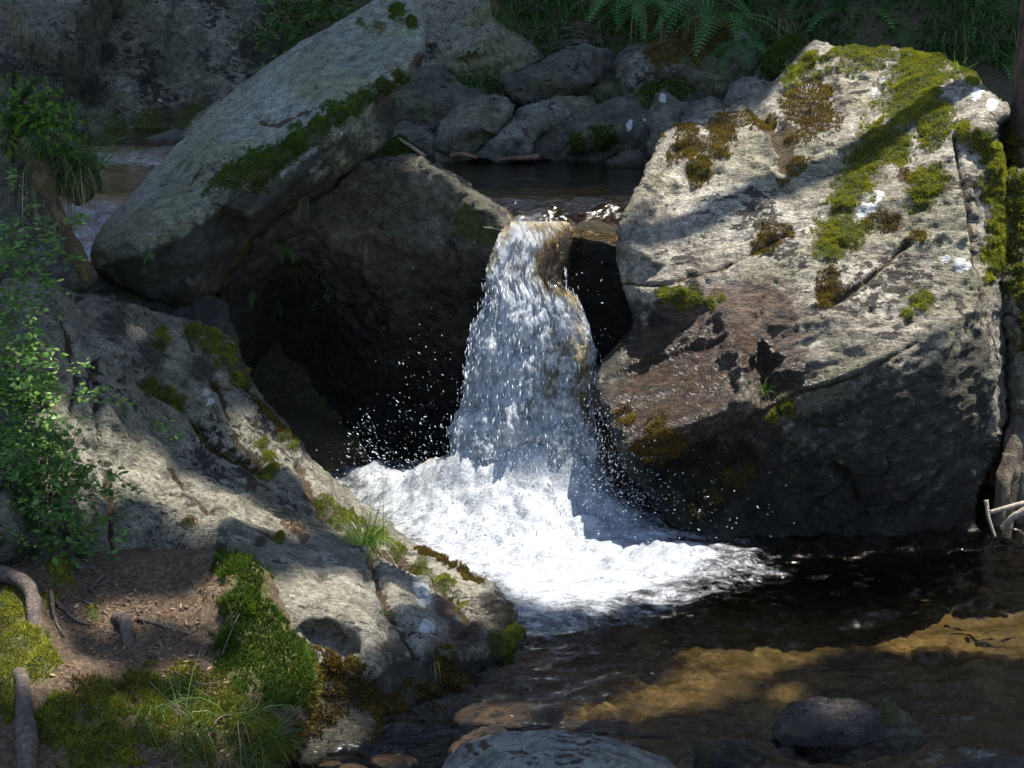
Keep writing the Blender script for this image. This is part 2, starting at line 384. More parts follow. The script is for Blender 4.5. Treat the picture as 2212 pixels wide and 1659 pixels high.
def moss_on(R, groups, mat=MOSS, per_m2=85000, length=.008, width=.0055, seed=0, name="moss_patch", lean=.9, label=None, thr=.35, bias=(0, 0, .25), cap=34000, mean=.5):
    """tiny leaves standing on the rock inside each group of discs; one mesh per patch"""
    r = np.random.default_rng(seed+11); fq = R.fq; C = R.V[fq].mean(1); Xc = R.X[fq].mean(1); Nn = R.N[fq].mean(1)
    ar = np.linalg.norm(np.cross(R.V[fq[:, 2]]-R.V[fq[:, 0]], R.V[fq[:, 3]]-R.V[fq[:, 1]]), axis=1)/2
    jag = (fbm(C*11, 6, seed+3, .7)-.5)*2.4; cl = fbm(C*14, 3, seed+5)
    for gi, L in enumerate(groups):
        dv = discs(Xc, L); m = dv+jag*np.clip((.95-dv)*2, 0, 1); keep = (m > thr) & (dv > .03)
        if not keep.any(): continue
        w = ar*keep*np.clip(.3+cl*1.4, .2, 1.5); n = int(min(cap, w.sum()*per_m2)); 
        if n < 5: continue
        f = r.choice(len(fq), n, p=w/w.sum()); a, b = r.random(n), r.random(n); q = R.V[fq[f]]
        P = (q[:, 0]*((1-a)*(1-b))[:, None]+q[:, 3]*(a*(1-b))[:, None]+q[:, 2]*(a*b)[:, None]+q[:, 1]*((1-a)*b)[:, None])
        D = Nn[f]+r.normal(0, lean*.5, (n, 3))+np.array(bias); D /= np.linalg.norm(D, axis=1, keepdims=True)
        S = np.cross(D, r.normal(0, 1, (n, 3))); S /= np.linalg.norm(S, axis=1, keepdims=True)
        l = length*(.5+r.random(n))*(.6+.9*cl[f]); wd = width*(.6+.8*r.random(n)); P = P-Nn[f]*.002
        V = np.stack([P-S*wd[:, None]/2, P+S*wd[:, None]/2, P+D*l[:, None]], 1).reshape(-1, 3)
        T = np.arange(3*n).reshape(-1, 3); base = np.clip(mean+.9*(cl[f]-.5)+r.normal(0, .17, n), 0, 1)
        tint = np.stack([base*.55, base*.55, base], 1).ravel()
        o = link(name, V, [T], mat, R.o, {'tint': tint}, False)
        if label: o['label'] = label

# ------------------------------------------------------------------ plants
def blade(acc, base, d0, L, w, droop, tint, seg=4, side=None, tipw=.0):
    """one grass blade: a narrow bent ribbon"""
    d = np.array(d0, float); d /= np.linalg.norm(d); p = np.array(base, float); st = L/seg
    if side is None: side = np.cross(d, [random.gauss(0, 1), random.gauss(0, 1), random.gauss(0, .3)])
    side = side/(np.linalg.norm(side)+1e-9); V = []
    for i in range(seg+1):
        t = i/seg; ww = w*(1-t)**.7 if i < seg else 0.0003
        V += [p-side*ww/2, p+side*ww/2]; d = d+np.array([0, 0, -droop/seg]); d /= np.linalg.norm(d); p = p+d*st
    acc.add(V, quads=[(2*i, 2*i+1, 2*i+3, 2*i+2) for i in range(seg)], tint=np.repeat(np.clip(tint+np.linspace(-.15, .15, seg+1), 0, 1), 2))
def grass_tuft(name, label, base, n=70, L=.18, spread=.8, lean=(0, -.2, .3), droop=1.2, w=.0035, rad=.03, dry=.0, stems=0, stemL=.3, group=None, cat="grass", bright=0.):
    o = empty(name, base); tag(o, label, cat, group); g, dr = Acc(), Acc(); lean = np.array(lean, float)
    for i in range(n):
        th = random.random()*2*pi; q = random.random()**.5*spread; d = np.array([cos(th)*q, sin(th)*q, 1.])+lean
        b = np.array(base)+np.array([cos(th), sin(th), 0])*rad*random.random()
        if random.random() < dry: blade(dr, b, d+np.array([0, -.75, -.6]), L*random.uniform(.5, 1.), w, droop*1.7, random.random())
        else: blade(g, b, d, L*random.uniform(.5, 1.15), w, droop*random.uniform(.5, 1.4), min(1, max(0, random.gauss(.5+bright, .22))))
    if g.n: g.build('green_blades', GRASS, o)
    if dr.n: dr.build('dry_blades', DRY, o)
    if stems:
        s = Acc()
        for i in range(stems):
            b = np.array(base)+np.array([random.gauss(0, rad), random.gauss(0, rad*.5), 0]); blade(s, b, (random.gauss(0, .22), random.gauss(0, .1), 1), stemL*random.uniform(.6, 1.1), .0034, .15, random.uniform(.05, .5), 5)
        s.build('flower_stems', GRASS, o)
    return o
def frond(acc, base, d, L, wid, n=15, droop=.5, tint=.5, up=(0, 0, 1)):
    d = np.array(d, float); d /= np.linalg.norm(d); p = np.array(base, float); P = [p]; D = [d]
    for i in range(n):
        d = d+np.array([0, 0, -droop/n]); d /= np.linalg.norm(d); p = p+d*L/n; P.append(p); D.append(d)
    for i in range(1, n+1):
        t = i/n; l = wid*(min(1, t*3.2)*(1-t)**.8+.03); s = np.cross(D[i], up); s /= np.linalg.norm(s)+1e-9; nn = np.cross(s, D[i])
        for sg in (-1, 1):
            ax = s*sg*.93+D[i]*.36-nn*.12; ax /= np.linalg.norm(ax); a = P[i]; h = L/n*.52
            m = 3                                    # pinna split into lobes
            for k in range(m):
                u0, u1 = k/m, (k+1)/m; ww = h*(1-.75*u1); q0 = a+ax*l*u0; q1 = a+ax*l*(u1+.06); mid = (q0+q1)/2
                acc.add([q0, mid+D[i]*ww, q1, mid-D[i]*ww], quads=[(0, 1, 2, 3)], tint=np.clip(tint+random.gauss(0, .1), 0, 1))
    V, T, Q = tube(np.array(P), np.linspace(.0022, .0006, n+1), 4, caps=False); acc.add(V, quads=Q, tint=.25)
def fern(name, label, base, fronds, mat=FERN, group=None):
    o = empty(name, base); tag(o, label, 'fern', group)
    for (d, L, w, dr, ti) in fronds:
        a = Acc(); frond(a, base, d, L, w, 17 if L > .2 else 12, dr, ti); a.build('frond', mat, o)
    return o
def leafy(name, label, base, stems, leaf=.018, mat=BERRY, cat="shrub", group=None, per=26, tint=.5):
    """small-leaved undershrub; stems = list of (direction, length)"""
    o = empty(name, base); tag(o, label, cat, group); lf, stm = Acc(), Acc()
    for (b0, d, L) in stems:
        d = np.array(d, float); d /= np.linalg.norm(d); p = np.array(b0, float); path = [p]
        for i in range(7):
            d = d+np.array([random.gauss(0, .16), random.gauss(0, .16), random.gauss(-.05, .1)]); d /= np.linalg.norm(d); p = p+d*L/7; path.append(p)
        V, T, Q = tube(spline(path, 14), np.linspace(.0022, .0008, 14), 5, caps=False); link('stem', V, [Q], TWIG, o)
        S = spline(path, 40)
        for k in range(per):
            i = random.randint(8, 39); a = S[i]+np.array([random.gauss(0, .016), random.gauss(0, .016), random.gauss(0, .012)])
            ax = np.array([random.gauss(0, 1), random.gauss(0, 1)-.3, random.gauss(0, .45)]); ax /= np.linalg.norm(ax)
            sd = np.cross(ax, [random.gauss(0, .35), random.gauss(-.4, .35), 1]); sd /= np.linalg.norm(sd); up = np.cross(sd, ax); l = leaf*random.uniform(.6, 1.25); w = l*.30
            lf.add([a, a+ax*l*.3+sd*w-up*w*.2, a+ax*l*.7+sd*w*.85-up*w*.2, a+ax*l, a+ax*l*.7-sd*w*.85-up*w*.2, a+ax*l*.3-sd*w-up*w*.2, a+ax*l*.5+up*w*.12],
                   tris=[(0, 1, 6), (1, 2, 6), (2, 3, 6), (3, 4, 6), (4, 5, 6), (5, 0, 6)], tint=np.clip(random.gauss(tint, .2), 0, 1))
    lf.build('leaves', mat, o); return o

# ------------------------------------------------------------------ materials of the setting
def water_mat(name, foamy=True, tint=(1, 1, 1), vol=True, bumpd=.018, foam_hi=.62):
    t = NT(name); c = t.coord()
    h = t.math('ADD', t.noise(t.mapping(c, (0, 0, .2), (9, 16, 9)), 1., 5, .55), t.math('MULTIPLY', t.noise(c, 42., 3, .5), .25))
    nrm = t.bump(h, bumpd)
    fr = t.n("Fresnel", None, IOR=1.33, Normal=nrm).outputs[0]
    cl = t.n("MixShader", None, _0=fr, _1=t.n("BsdfTransparent", None, Color=tint), _2=t.n("BsdfGlossy", None, Color=(1, 1, 1), Roughness=.05, Normal=nrm))
    sh = cl
    if foamy:
        fa = t.attr('foam'); n1 = t.noise(t.mapping(c, (0, 0, .3), (1, 1.6, 1)), 9., 10, .68); n2 = t.noise(c, 60., 6, .7)
        f = t.math('ADD', t.math('MULTIPLY', fa, 1.15), t.math('MULTIPLY', t.math('SUBTRACT', t.math('ADD', t.math('MULTIPLY', n1, .7), t.math('MULTIPLY', n2, .3)), .5), 1.9))
        m = t.math('MULTIPLY', t.thr(f, .28, foam_hi+.26), t.thr(fa, .0, .2))
        b2 = t.bump(t.math('ADD', n1, t.math('MULTIPLY', n2, .4)), .014)
        fc = t.ramp(t.math('ADD', t.math('MULTIPLY', n1, .6), t.math('MULTIPLY', n2, .4)), [(.36, (.16, .19, .22)), (.5, (.36, .38, .41)), (.64, (.56, .58, .60))])
        wh = t.n("BsdfPrincipled", None, Base_Color=fc, Roughness=.35, Normal=b2)
        trl = t.n("BsdfTranslucent", None, Color=fc)
        sh = t.n("MixShader", None, _0=m, _1=cl, _2=t.n("MixShader", None, _0=.25, _1=wh, _2=trl))
    v = t.n("VolumeAbsorption", None, Color=(.64, .55, .28), Density=1.3) if vol else None
    return t.done(sh, v)
def white_mat(name, cover=True):
    t = NT(name); s = t.attr('su'); v = t.attr('sv'); lay = t.attr('lay')
    vec = t.n("CombineXYZ", None, _0=t.math('MULTIPLY', s, 16.), _1=t.math('MULTIPLY', v, 13.), _2=lay).outputs[0]
    vec2 = t.n("CombineXYZ", None, _0=t.math('MULTIPLY', s, 60.), _1=t.math('MULTIPLY', v, 26.), _2=lay).outputs[0]
    vec3 = t.n("CombineXYZ", None, _0=t.math('MULTIPLY', s, 7.), _1=t.math('MULTIPLY', v, 9.), _2=lay).outputs[0]
    n1 = t.noise(vec, 1., 6, .65); n2 = t.noise(vec2, 1., 5, .7); n3 = t.noise(vec3, 1., 4, .6)
    m = t.math('ADD', t.math('MULTIPLY', n1, .40), t.math('ADD', t.math('MULTIPLY', n2, .35), t.math('MULTIPLY', n3, .35)))
    f = t.math('ADD', m, t.math('MULTIPLY', t.math('SUBTRACT', t.attr('dens'), .5), .8))
    a = t.thr(f, .45, .60)
    nb = t.bump(t.math('ADD', n1, t.math('MULTIPLY', n2, .6)), .02)
    wc = t.ramp(t.math('ADD', t.math('MULTIPLY', n2, .6), t.math('MULTIPLY', n3, .4)), [(.35, (.14, .17, .22)), (.48, (.50, .55, .61)), (.60, (.93, .95, .97))])
    wh = t.n("BsdfPrincipled", None, Base_Color=wc, Roughness=.22, Normal=nb); tr = t.n("BsdfTranslucent", None, Color=wc)
    wht = t.n("MixShader", None, _0=.55, _1=wh, _2=tr)
    fr = t.n("Fresnel", None, IOR=1.33, Normal=nb).outputs[0]
    cl = t.n("MixShader", None, _0=fr, _1=t.n("BsdfTransparent", None, Color=(.92, .76, .48)), _2=t.n("BsdfGlossy", None, Roughness=.08, Normal=nb))
    return t.done(t.n("MixShader", None, _0=a, _1=cl, _2=wht))
def drop_mat(name):
    t = NT(name)
    p = t.n("BsdfPrincipled", None, Base_Color=(.80, .84, .9), Roughness=.12); tr = t.n("BsdfTranslucent", None, Color=(.8, .85, .92))
    return t.done(t.n("MixShader", None, _0=.45, _1=p, _2=tr))
def ground_mat():
    t = NT("forest_floor"); c = t.coord(); n = t.noise(c, 5., 9, .65); f = t.noise(c, 45., 6, .7)
    soil = t.ramp(f, [(.3, (.018, .013, .008)), (.5, (.06, .042, .024)), (.72, (.15, .105, .058))])
    mo = t.ramp(f, [(.3, (.016, .03, .006)), (.55, (.05, .075, .014)), (.75, (.10, .125, .03))])
    col = t.mix(t.thr(n, .47, .58), soil, mo)
    vr = t.n("TexVoronoi", None, Vector=c, Scale=13., Randomness=1.)
    peb = t.mix(.8, t.ramp(t.noise(c, 4., 6, .6), [(.3, (.10, .065, .025)), (.5, (.28, .18, .07)), (.7, (.42, .29, .12))]), t.ramp(f, [(.3, .45), (.55, 1.), (.75, 1.4)]), 'MULTIPLY')
    peb = t.mix(.45, peb, t.n("HueSaturation", None, Color=vr.outputs['Color'], Saturation=.25, Value=.35).outputs[0], 'OVERLAY')
    bed = t.attr('bed'); col = t.mix(bed, col, peb)
    h = t.math('ADD', t.math('ADD', n, t.math('MULTIPLY', f, .5)), t.math('MULTIPLY', t.math('MULTIPLY', vr.outputs['Distance'], -1.), bed))
    p = t.n("BsdfPrincipled", None, Base_Color=col, Roughness=.9, Normal=t.bump(h, .05)); return t.done(p)

# ------------------------------------------------------------------ the ground: one sheet, stream bed, banks and hillside
def ground_z(x, y):
    bed = -.54+.34*sstep(4.9, 4.1, y)+.12*sstep(1.0, 1.9, x)*sstep(6.4, 5.9, y)*sstep(4.8, 5.5, y)+.03*sstep(1.2, 2.4, x)
    left = sstep(-.7, -1.9, x-.18*(y-5)); bed = bed+left*.75
    right = sstep(2.9, 4.4, x); bed = bed+right*1.3
    bed = bed-.0*y+sstep(2.6, .5, y)*.5
    up = 1.36+sstep(-4.3, -6, x)*1.1+sstep(1.7, 3.2, x)*.55
    st = 7.5+.95*sstep(-.12, -.4, x); k = sstep(st-.05, st+.25, y); z = bed*(1-k)+up*k
    hf = sstep(-1.5, -.4, x); z = z+hf*(sstep(10.2, 11.2, y)*.75+np.maximum(y-10.9, 0)*.78*sstep(10.9, 12, y))+(1-hf)*np.maximum(y-13.2, 0)*1.1*sstep(13.2, 14, y)
    z = z+np.maximum(np.abs(x)-4.2-1.6*sstep(7, 9, y)*(x < 0), 0)*.55*sstep(-2, 3, y)
    return z
gx = np.concatenate([np.linspace(-60, -7, 30), np.arange(-6.9, 7, .1), np.linspace(7.1, 60, 30)]); gy = np.concatenate([np.linspace(-60, 1.9, 36), np.arange(2, 15, .1), np.linspace(15.2, 60, 30)])
GX, GY = np.meshgrid(gx, gy); gv = np.c_[GX.ravel(), GY.ravel(), np.zeros(GX.size)]
gz = np.minimum(ground_z(gv[:, 0], gv[:, 1]), 16); nn = fbm(gv*.9+3, 5, 2)-.5; n2 = fbm(gv*5., 4, 3)-.5
isbed = np.where(gv[:, 1] < 7.55+1.2*sstep(-.12, -.4, gv[:, 0])*sstep(-1.9, -1.5, gv[:, 0]), sstep(.12, -.02, gz), sstep(1.55, 1.44, gz)*sstep(11, 10.5, gv[:, 1]))
gz = gz+nn*(.12+.5*(1-isbed)*sstep(10.3, 12, gv[:, 1]))+n2*(.05+.06*(1-isbed)); gv[:, 2] = gz
I = np.arange(GX.size).reshape(GX.shape); gq = np.stack([I[:-1, :-1], I[:-1, 1:], I[1:, 1:], I[1:, :-1]], -1).reshape(-1, 4)
ground = link("ground", gv, [gq], ground_mat(), attrs={'bed': isbed}, origin=(0, 0, 0)); tag(ground, "dark forest floor, brown stream bed and mossy hillside", "ground", kind='structure')

def worley(X, cell, seed):
    g = np.floor(X/cell).astype(np.int64); best = np.full(len(X), 9.); sec = best.copy(); cid = np.zeros(len(X)); z = np.zeros(len(X), np.int64)
    for a in (-1, 0, 1):
        for b in (-1, 0, 1):
            i, j = g[:, 0]+a, g[:, 1]+b; px = (i+_hash(i, j, z, seed))*cell; py = (j+_hash(i, j, z, seed+1))*cell; d = np.hypot(X[:, 0]-px, (X[:, 1]-py)*1.25)/cell
            sec = np.where(d < best, best, np.minimum(sec, d)); c = d < best; best = np.where(c, d, best); cid = np.where(c, _hash(i, j, z, seed+2), cid)
    return best, sec, cid
bx, by = np.meshgrid(np.arange(-1.6, 3.7, .02), np.arange(2.9, 7.6, .022)); bv = np.c_[bx.ravel(), by.ravel(), np.zeros(bx.size)]
b1, b2, bc = worley(bv[:, :2]+.04*(fbm(bv*6, 2, 5)[:, None]-.5) , .15, 4); c1, c2, cc = worley(bv[:, :2], .075, 9)
bv[:, 2] = ground_z(bv[:, 0], bv[:, 1])+.02+(fbm(bv*2.2, 3, 6)-.5)*.07+.020*sstep(.0, .45, b2-b1)*(.4+bc)+.012*sstep(0, .5, c2-c1)+(fbm(bv*30, 3, 7)-.5)*.012
def bed_mat():
    t = NT("bed_stones"); c = t.coord(); f = t.noise(c, 40., 6, .7); tt = t.attr('tint')
    col = t.ramp(tt, [(0., (.04, .03, .015)), (.3, (.085, .065, .03)), (.6, (.13, .10, .048)), (.85, (.19, .15, .08)), (1., (.26, .215, .13))]); col = t.mix(.85, col, t.ramp(f, [(.3, .35), (.52, 1.), (.75, 1.5)]), 'MULTIPLY')
    col = t.mix(t.thr(t.noise(c, 3.5, 6, .6), .46, .6), col, (.06, .045, .018))
    return t.done(t.n("BsdfPrincipled", None, Base_Color=col, Roughness=.8, Normal=t.bump(f, .02)))
I = np.arange(bx.size).reshape(bx.shape); bq = np.stack([I[:-1, :-1], I[:-1, 1:], I[1:, 1:], I[1:, :-1]], -1).reshape(-1, 4)
bedo = link("stream_bed", bv, [bq], bed_mat(), attrs={'tint': np.clip(.6*bc+.4*cc, 0, 1)}, origin=(0, 0, 0)); tag(bedo, "brown stones and sand on the bed of the lower pool", "stream bed", kind='structure')

# ------------------------------------------------------------------ lower pool with foam where the fall lands
IMP = at_z(1150, 1110, 0.0)
fp = [(690, 1018), (800, 1012), (1000, 1010), (1250, 1010), (1345, 1030), (1385, 1090), (1440, 1140), (1490, 1165), (1545, 1180), (1580, 1208), (1580, 1228), (1530, 1248), (1470, 1262), (1410, 1276), (1330, 1296), (1240, 1300), (1170, 1330), (1110, 1335), (1080, 1290), (1000, 1240), (850, 1160), (740, 1065)]
FP = at_z([p[0] for p in fp], [p[1] for p in fp], .02)[:, :2]
def grid(x0, x1, y0, y1, st):
    xs = np.arange(x0, x1+st*.5, st); ys = np.arange(y0, y1+st*.5, st); X, Y = np.meshgrid(xs, ys); I = np.arange(X.size).reshape(X.shape)
    Q = np.stack([I[:-1, :-1], I[:-1, 1:], I[1:, 1:], I[1:, :-1]], -1).reshape(-1, 4)
    ring = np.concatenate([I[0, :-1], I[:-1, -1], I[-1, :0:-1], I[:0:-1, 0]]); return np.c_[X.ravel(), Y.ravel()], Q, ring
def body(name, XY, z, Q, ring, zb, mat, attrs):
    V = np.c_[XY, z]; n = len(V); m = len(ring); B = V[ring].copy(); B[:, 2] = zb; c = B.mean(0, keepdims=True)
    V = np.concatenate([V, B, c]); k = np.arange(m); k2 = (k+1) % m
    side = np.stack([ring[k2], ring[k], n+k, n+k2], -1); bot = np.stack([np.full(m, n+m), n+k2, n+k], -1)
    A = {a: np.concatenate([v, np.zeros(m+1)]) for a, v in attrs.items()}
    return link(name, V, [bot, np.concatenate([Q, side])], mat, attrs=A, origin=(0, 0, 0))
XY, Q, ring = grid(-2.3, 3.6, 3.0, 8.05, .0135)
sd, _ = poly_sdf(XY, FP); p3 = np.c_[XY, np.zeros(len(XY))]
foam = np.where(sd > 0, .5+.5*sstep(0, .30, sd), .5*sstep(-.52, 0, sd)**1.25); foam = foam-.30*sstep(.1, .7, XY[:, 0]-IMP[0]-.1)*(fbm(aniso(np.c_[XY, 0*XY[:, 0]], (1, -.3, 0), 3)*9, 4, 27)-.25)*sstep(.45, .2, sd)
r_ = np.hypot(XY[:, 0]-IMP[0], (XY[:, 1]-IMP[1])); damp = np.exp(-r_/2.2)
p_an = aniso(p3, (1, .15, 0), 2.2)
wav = (fbm(p_an*5, 4, 21)-.5)*.045*(.5+1.2*damp)+(fbm(p_an*14, 4, 22, .55)-.5)*.034*(.55+1.2*damp)+(fbm(aniso(p3, (1, .3, 0), 1.6)*38, 3, 28)-.5)*.009
ang = np.arctan2(XY[:, 1]-IMP[1], XY[:, 0]-IMP[0]); wav += .009*np.sin(r_*34+3*fbm(p3*2, 3, 23)*6)*damp*sstep(.5, 1.0, r_)
lump = fbm(p3*7, 5, 24, .6); fine = fbm(p3*26, 4, 25, .6)
def g2(px, py, rx, ry):
    c = at_z(px, py, 0.); return np.exp(-((XY[:, 0]-c[0])/rx)**2-((XY[:, 1]-c[1])/ry)**2)
mound = .36*g2(1150, 1105, .36, .30)+.20*g2(985, 1105, .22, .22)+.12*g2(1270, 1110, .14, .22)+.12*g2(860, 1075, .30, .2)+.10*g2(770, 1065, .18, .14)+.04*g2(1480, 1200, .35, .2)
fh = sstep(.35, 1., foam)**1.5*((lump-.35)*.045+(fine-.5)*.04+(fbm(p3*55, 3, 26)-.5)*.010)+mound*(.80+.38*lump)*sstep(.1, .6, foam)+mound*(fine-.5)*.16
rip = at_z(2110, 1630, 0); foam = np.maximum(foam, .30*np.exp(-((XY[:, 0]-rip[0])/.35)**2-((XY[:, 1]-rip[1])/.10)**2))
WATER = water_mat("pool_water")
pool = body("pool_water", XY, wav+fh, Q, ring, -1.6, WATER, {'foam': foam}); tag(pool, "dark amber pool with white foam below the waterfall", "water", kind='structure')

# upper water: calm pool behind, sliding over the lip
XY, Q, ring = grid(-3.2, 1.9, 7.36, 13.2, .03)
p3 = np.c_[XY, np.zeros(len(XY))]; lipx = sstep(-.35, -.1, XY[:, 0])*sstep(1.0, .8, XY[:, 0])
slide = sstep(7.85, 7.38, XY[:, 1]); zc = 1.535-.115*slide**1.3*lipx
cas = sstep(-1.3, -1.5, XY[:, 0]); zc = zc+cas*(.10*sstep(9.6, 10.1, XY[:, 1])-.28*sstep(8.0, 7.5, XY[:, 1]))
amp = .004+.040*lipx*sstep(8.0, 7.6, XY[:, 1])+cas*.03*np.exp(-((XY[:, 1]-9.75)/.3)**2)+cas*.02*sstep(8.2, 7.8, XY[:, 1])
zc = zc+(fbm(aniso(p3, (1, .1, 0), 2.)*6, 4, 31)-.5)*2*amp+(fbm(aniso(p3, (.35, -1, 0), 2.5)*22, 3, 32)-.5)*1.2*amp
for (px, py, r, h) in ((1298, 447, .05, .05), (1200, 449, .045, .035), (1330, 452, .05, .02)):
    c = at(px, py, 7.62); zc = zc+h*np.exp(-((XY[:, 0]-c[0])**2+(XY[:, 1]-c[1])**2)/r**2)
f2 = cas*(.55*np.exp(-((XY[:, 1]-9.75)/.22)**2)+.6*sstep(8.1, 7.7, XY[:, 1]))+.34*lipx*sstep(7.8, 7.45, XY[:, 1])*sstep(.35, .15, XY[:, 0])
y0 = 7.36+.58*(1-sstep(-.32, -.12, XY[:, 0])*sstep(.95, .72, XY[:, 0]))*sstep(-1.75, -1.6, XY[:, 0]); XY = np.c_[XY[:, 0], y0+(XY[:, 1]-7.36)*(13.2-y0)/(13.2-7.36)]
upper = link("upper_water", np.c_[XY, zc], [Q], water_mat("upper_water", tint=(.86, .68, .40), vol=False, bumpd=.014, foam_hi=.8), None, {'foam': f2}, origin=(0, 0, 0)); tag(upper, "still brown water above the waterfall", "water", kind='structure')

# ------------------------------------------------------------------ the waterfall
WHITE, DROP = white_mat("falling_water"), drop_mat("water_drop")
ltab = np.array([(470, 1100), (505, 1078), (540, 1064), (580, 1050), (620, 1048), (650, 1046), (700, 1026), (750, 1014), (800, 1005), (850, 1000), (900, 990), (950, 982), (1000, 976), (1080, 970), (1140, 965)])
rtab = np.array([(470, 1245), (505, 1240), (540, 1232), (575, 1226), (610, 1224), (640, 1242), (680, 1255), (720, 1270), (760, 1280), (800, 1282), (850, 1276), (900, 1284), (950, 1294), (1000, 1302), (1080, 1310), (1140, 1315)])
fall = empty("waterfall", (IMP[0], IMP[1], 0)); tag(fall, "white waterfall pouring between two boulders", "waterfall", kind='structure')
def fall_pt(s, v, off=0.):
    """s across 0..1, v down 0..1 (array) -> point"""
    py = 478+v*(1130-478); l = np.interp(py, ltab[:, 0], ltab[:, 1]); r = np.interp(py, rtab[:, 0], rtab[:, 1]); px = l+(r-l)*s
    Y = 7.40-.34*np.sqrt(np.clip(v, 0, 1))-.10*(1-(2*s-1)**2)*np.clip(v*3, .3, 1)+.05*sstep(.08, 0, v)-off
    return px, py, Y
ns, nv = 90, 260
for li, (off, sc, db) in enumerate(((-.05, 1.0, .02), (.0, 1., -.02), (.05, .93, -.12))):
    Sg, Vg = np.meshgrid(np.linspace(0, 1, ns), np.linspace(0, 1, nv)); s, v = Sg.ravel(), Vg.ravel(); s2 = .5+(s-.5)*sc
    flow = np.c_[s*8, v*7, np.full_like(s, li*7.)]; px, py, Y = fall_pt(s2, v, off)
    ed = (fbm(np.c_[v*26, s*1.5, np.full_like(s, li*3.)], 4, 40)-.5)*2; edge = np.maximum(1-np.minimum(s, 1-s)/.18, 0)
    px = px+(ed*14+(fbm(np.c_[v*7, s*.5+li, np.full_like(s, 3.)], 3, 60)-.5)*34)*edge*sstep(.05, .2, v)*np.where(s < .5, 1, 1)
    Y = Y-(fbm(flow, 5, 41+li)-.5)*.13*sstep(.0, .2, v)-(fbm(flow*np.array([3.5, 3, 1]), 3, 45+li)-.5)*.05
    Y = Y-(fbm(np.c_[s*5, v*9, np.full_like(s, li)], 4, 48+li)-.5)*.10*sstep(.1, .4, v)
    P = at(px, py, Y)
    clear = np.exp(-((s-.86)/.20)**2-((v-.14)/.08)**2)*.52+.10*sstep(.05, 0, v)
    holes = .20*np.exp(-((s-.72)/.3)**2-((v-.46)/.16)**2)
    dens = .62+db+.14*sstep(.15, .3, v)+.26*sstep(.20, .30, v)*sstep(.60, .2, v)*.3+.30*sstep(.6, .85, v)+.12*sstep(.45, 0, s)-clear-holes-edge*.24
    I = np.arange(ns*nv).reshape(nv, ns); Q = np.stack([I[:-1, :-1], I[1:, :-1], I[1:, 1:], I[:-1, 1:]], -1).reshape(-1, 4)
    link("water_curtain", P, [Q], WHITE, fall, {'su': s+.55*np.exp(-v/.10), 'sv': v*2., 'lay': np.full_like(s, li*5.3), 'dens': dens})
OCT = np.array([(1, 0, 0), (-1, 0, 0), (0, 1, 0), (0, -1, 0), (0, 0, 1), (0, 0, -1)], float)
OCF = np.array([(0, 2, 4), (2, 1, 4), (1, 3, 4), (3, 0, 4), (2, 0, 5), (1, 2, 5), (3, 1, 5), (0, 3, 5)])
_ph, _th = np.meshgrid(np.linspace(0, pi, 6)[1:-1], np.arange(6)*pi/3, indexing='ij')
SPH = np.concatenate([[[0, 0, 1.]], np.stack([np.sin(_ph)*np.cos(_th), np.sin(_ph)*np.sin(_th), np.cos(_ph)], -1).reshape(-1, 3), [[0, 0, -1.]]])
SPT = [(0, 1+k, 1+(k+1) % 6) for k in range(6)]+[(25, 19+(k+1) % 6, 19+k) for k in range(6)]
for a in range(3):
    for k in range(6):
        i0, i1, j0, j1 = 1+a*6+k, 1+a*6+(k+1) % 6, 7+a*6+k, 7+a*6+(k+1) % 6; SPT += [(i0, j0, j1), (i0, j1, i1)]
SPT = np.array(SPT)
def drops(P, dirs, size, elong, S=SPH, SPT=SPT):
    n = len(P); d = dirs/np.linalg.norm(dirs, axis=1, keepdims=True); a = np.cross(d, rng.normal(0, 1, (n, 3))); a /= np.linalg.norm(a, axis=1, keepdims=True); b = np.cross(d, a)
    V = P[:, None]+size[:, None, None]*(S[None, :, :1]*a[:, None]+S[None, :, 1:2]*b[:, None]+S[None, :, 2:]*d[:, None]*elong[:, None, None])
    T = (SPT[None]+np.arange(n)[:, None, None]*len(S)).reshape(-1, 3); return V.reshape(-1, 3), T
# strands of water inside the fall
n = 2600; s = rng.random(n); v = .16+.84*rng.random(n)**.9; keep = rng.random(n) > .7*np.exp(-((s-.8)/.22)**2-((v-.13)/.1)**2); s, v = s[keep], v[keep]; n = len(s)
s = np.where(rng.random(n) < .25, np.where(rng.random(n) < .5, rng.normal(0, .03, n), 1+rng.normal(0, .03, n)), s)
px, py, Y = fall_pt(s, v, .03+rng.normal(.03, .05, n)); P = at(px, py, Y); d = np.c_[(s-.5)*.22+rng.normal(0, .04, n), -.18*np.ones(n), -np.ones(n)]
V, T = drops(P, d, .0006+.0022*rng.random(n)**3, 4+9*rng.random(n), OCT, OCF); link("water_strands", V, [T], DROP, fall)
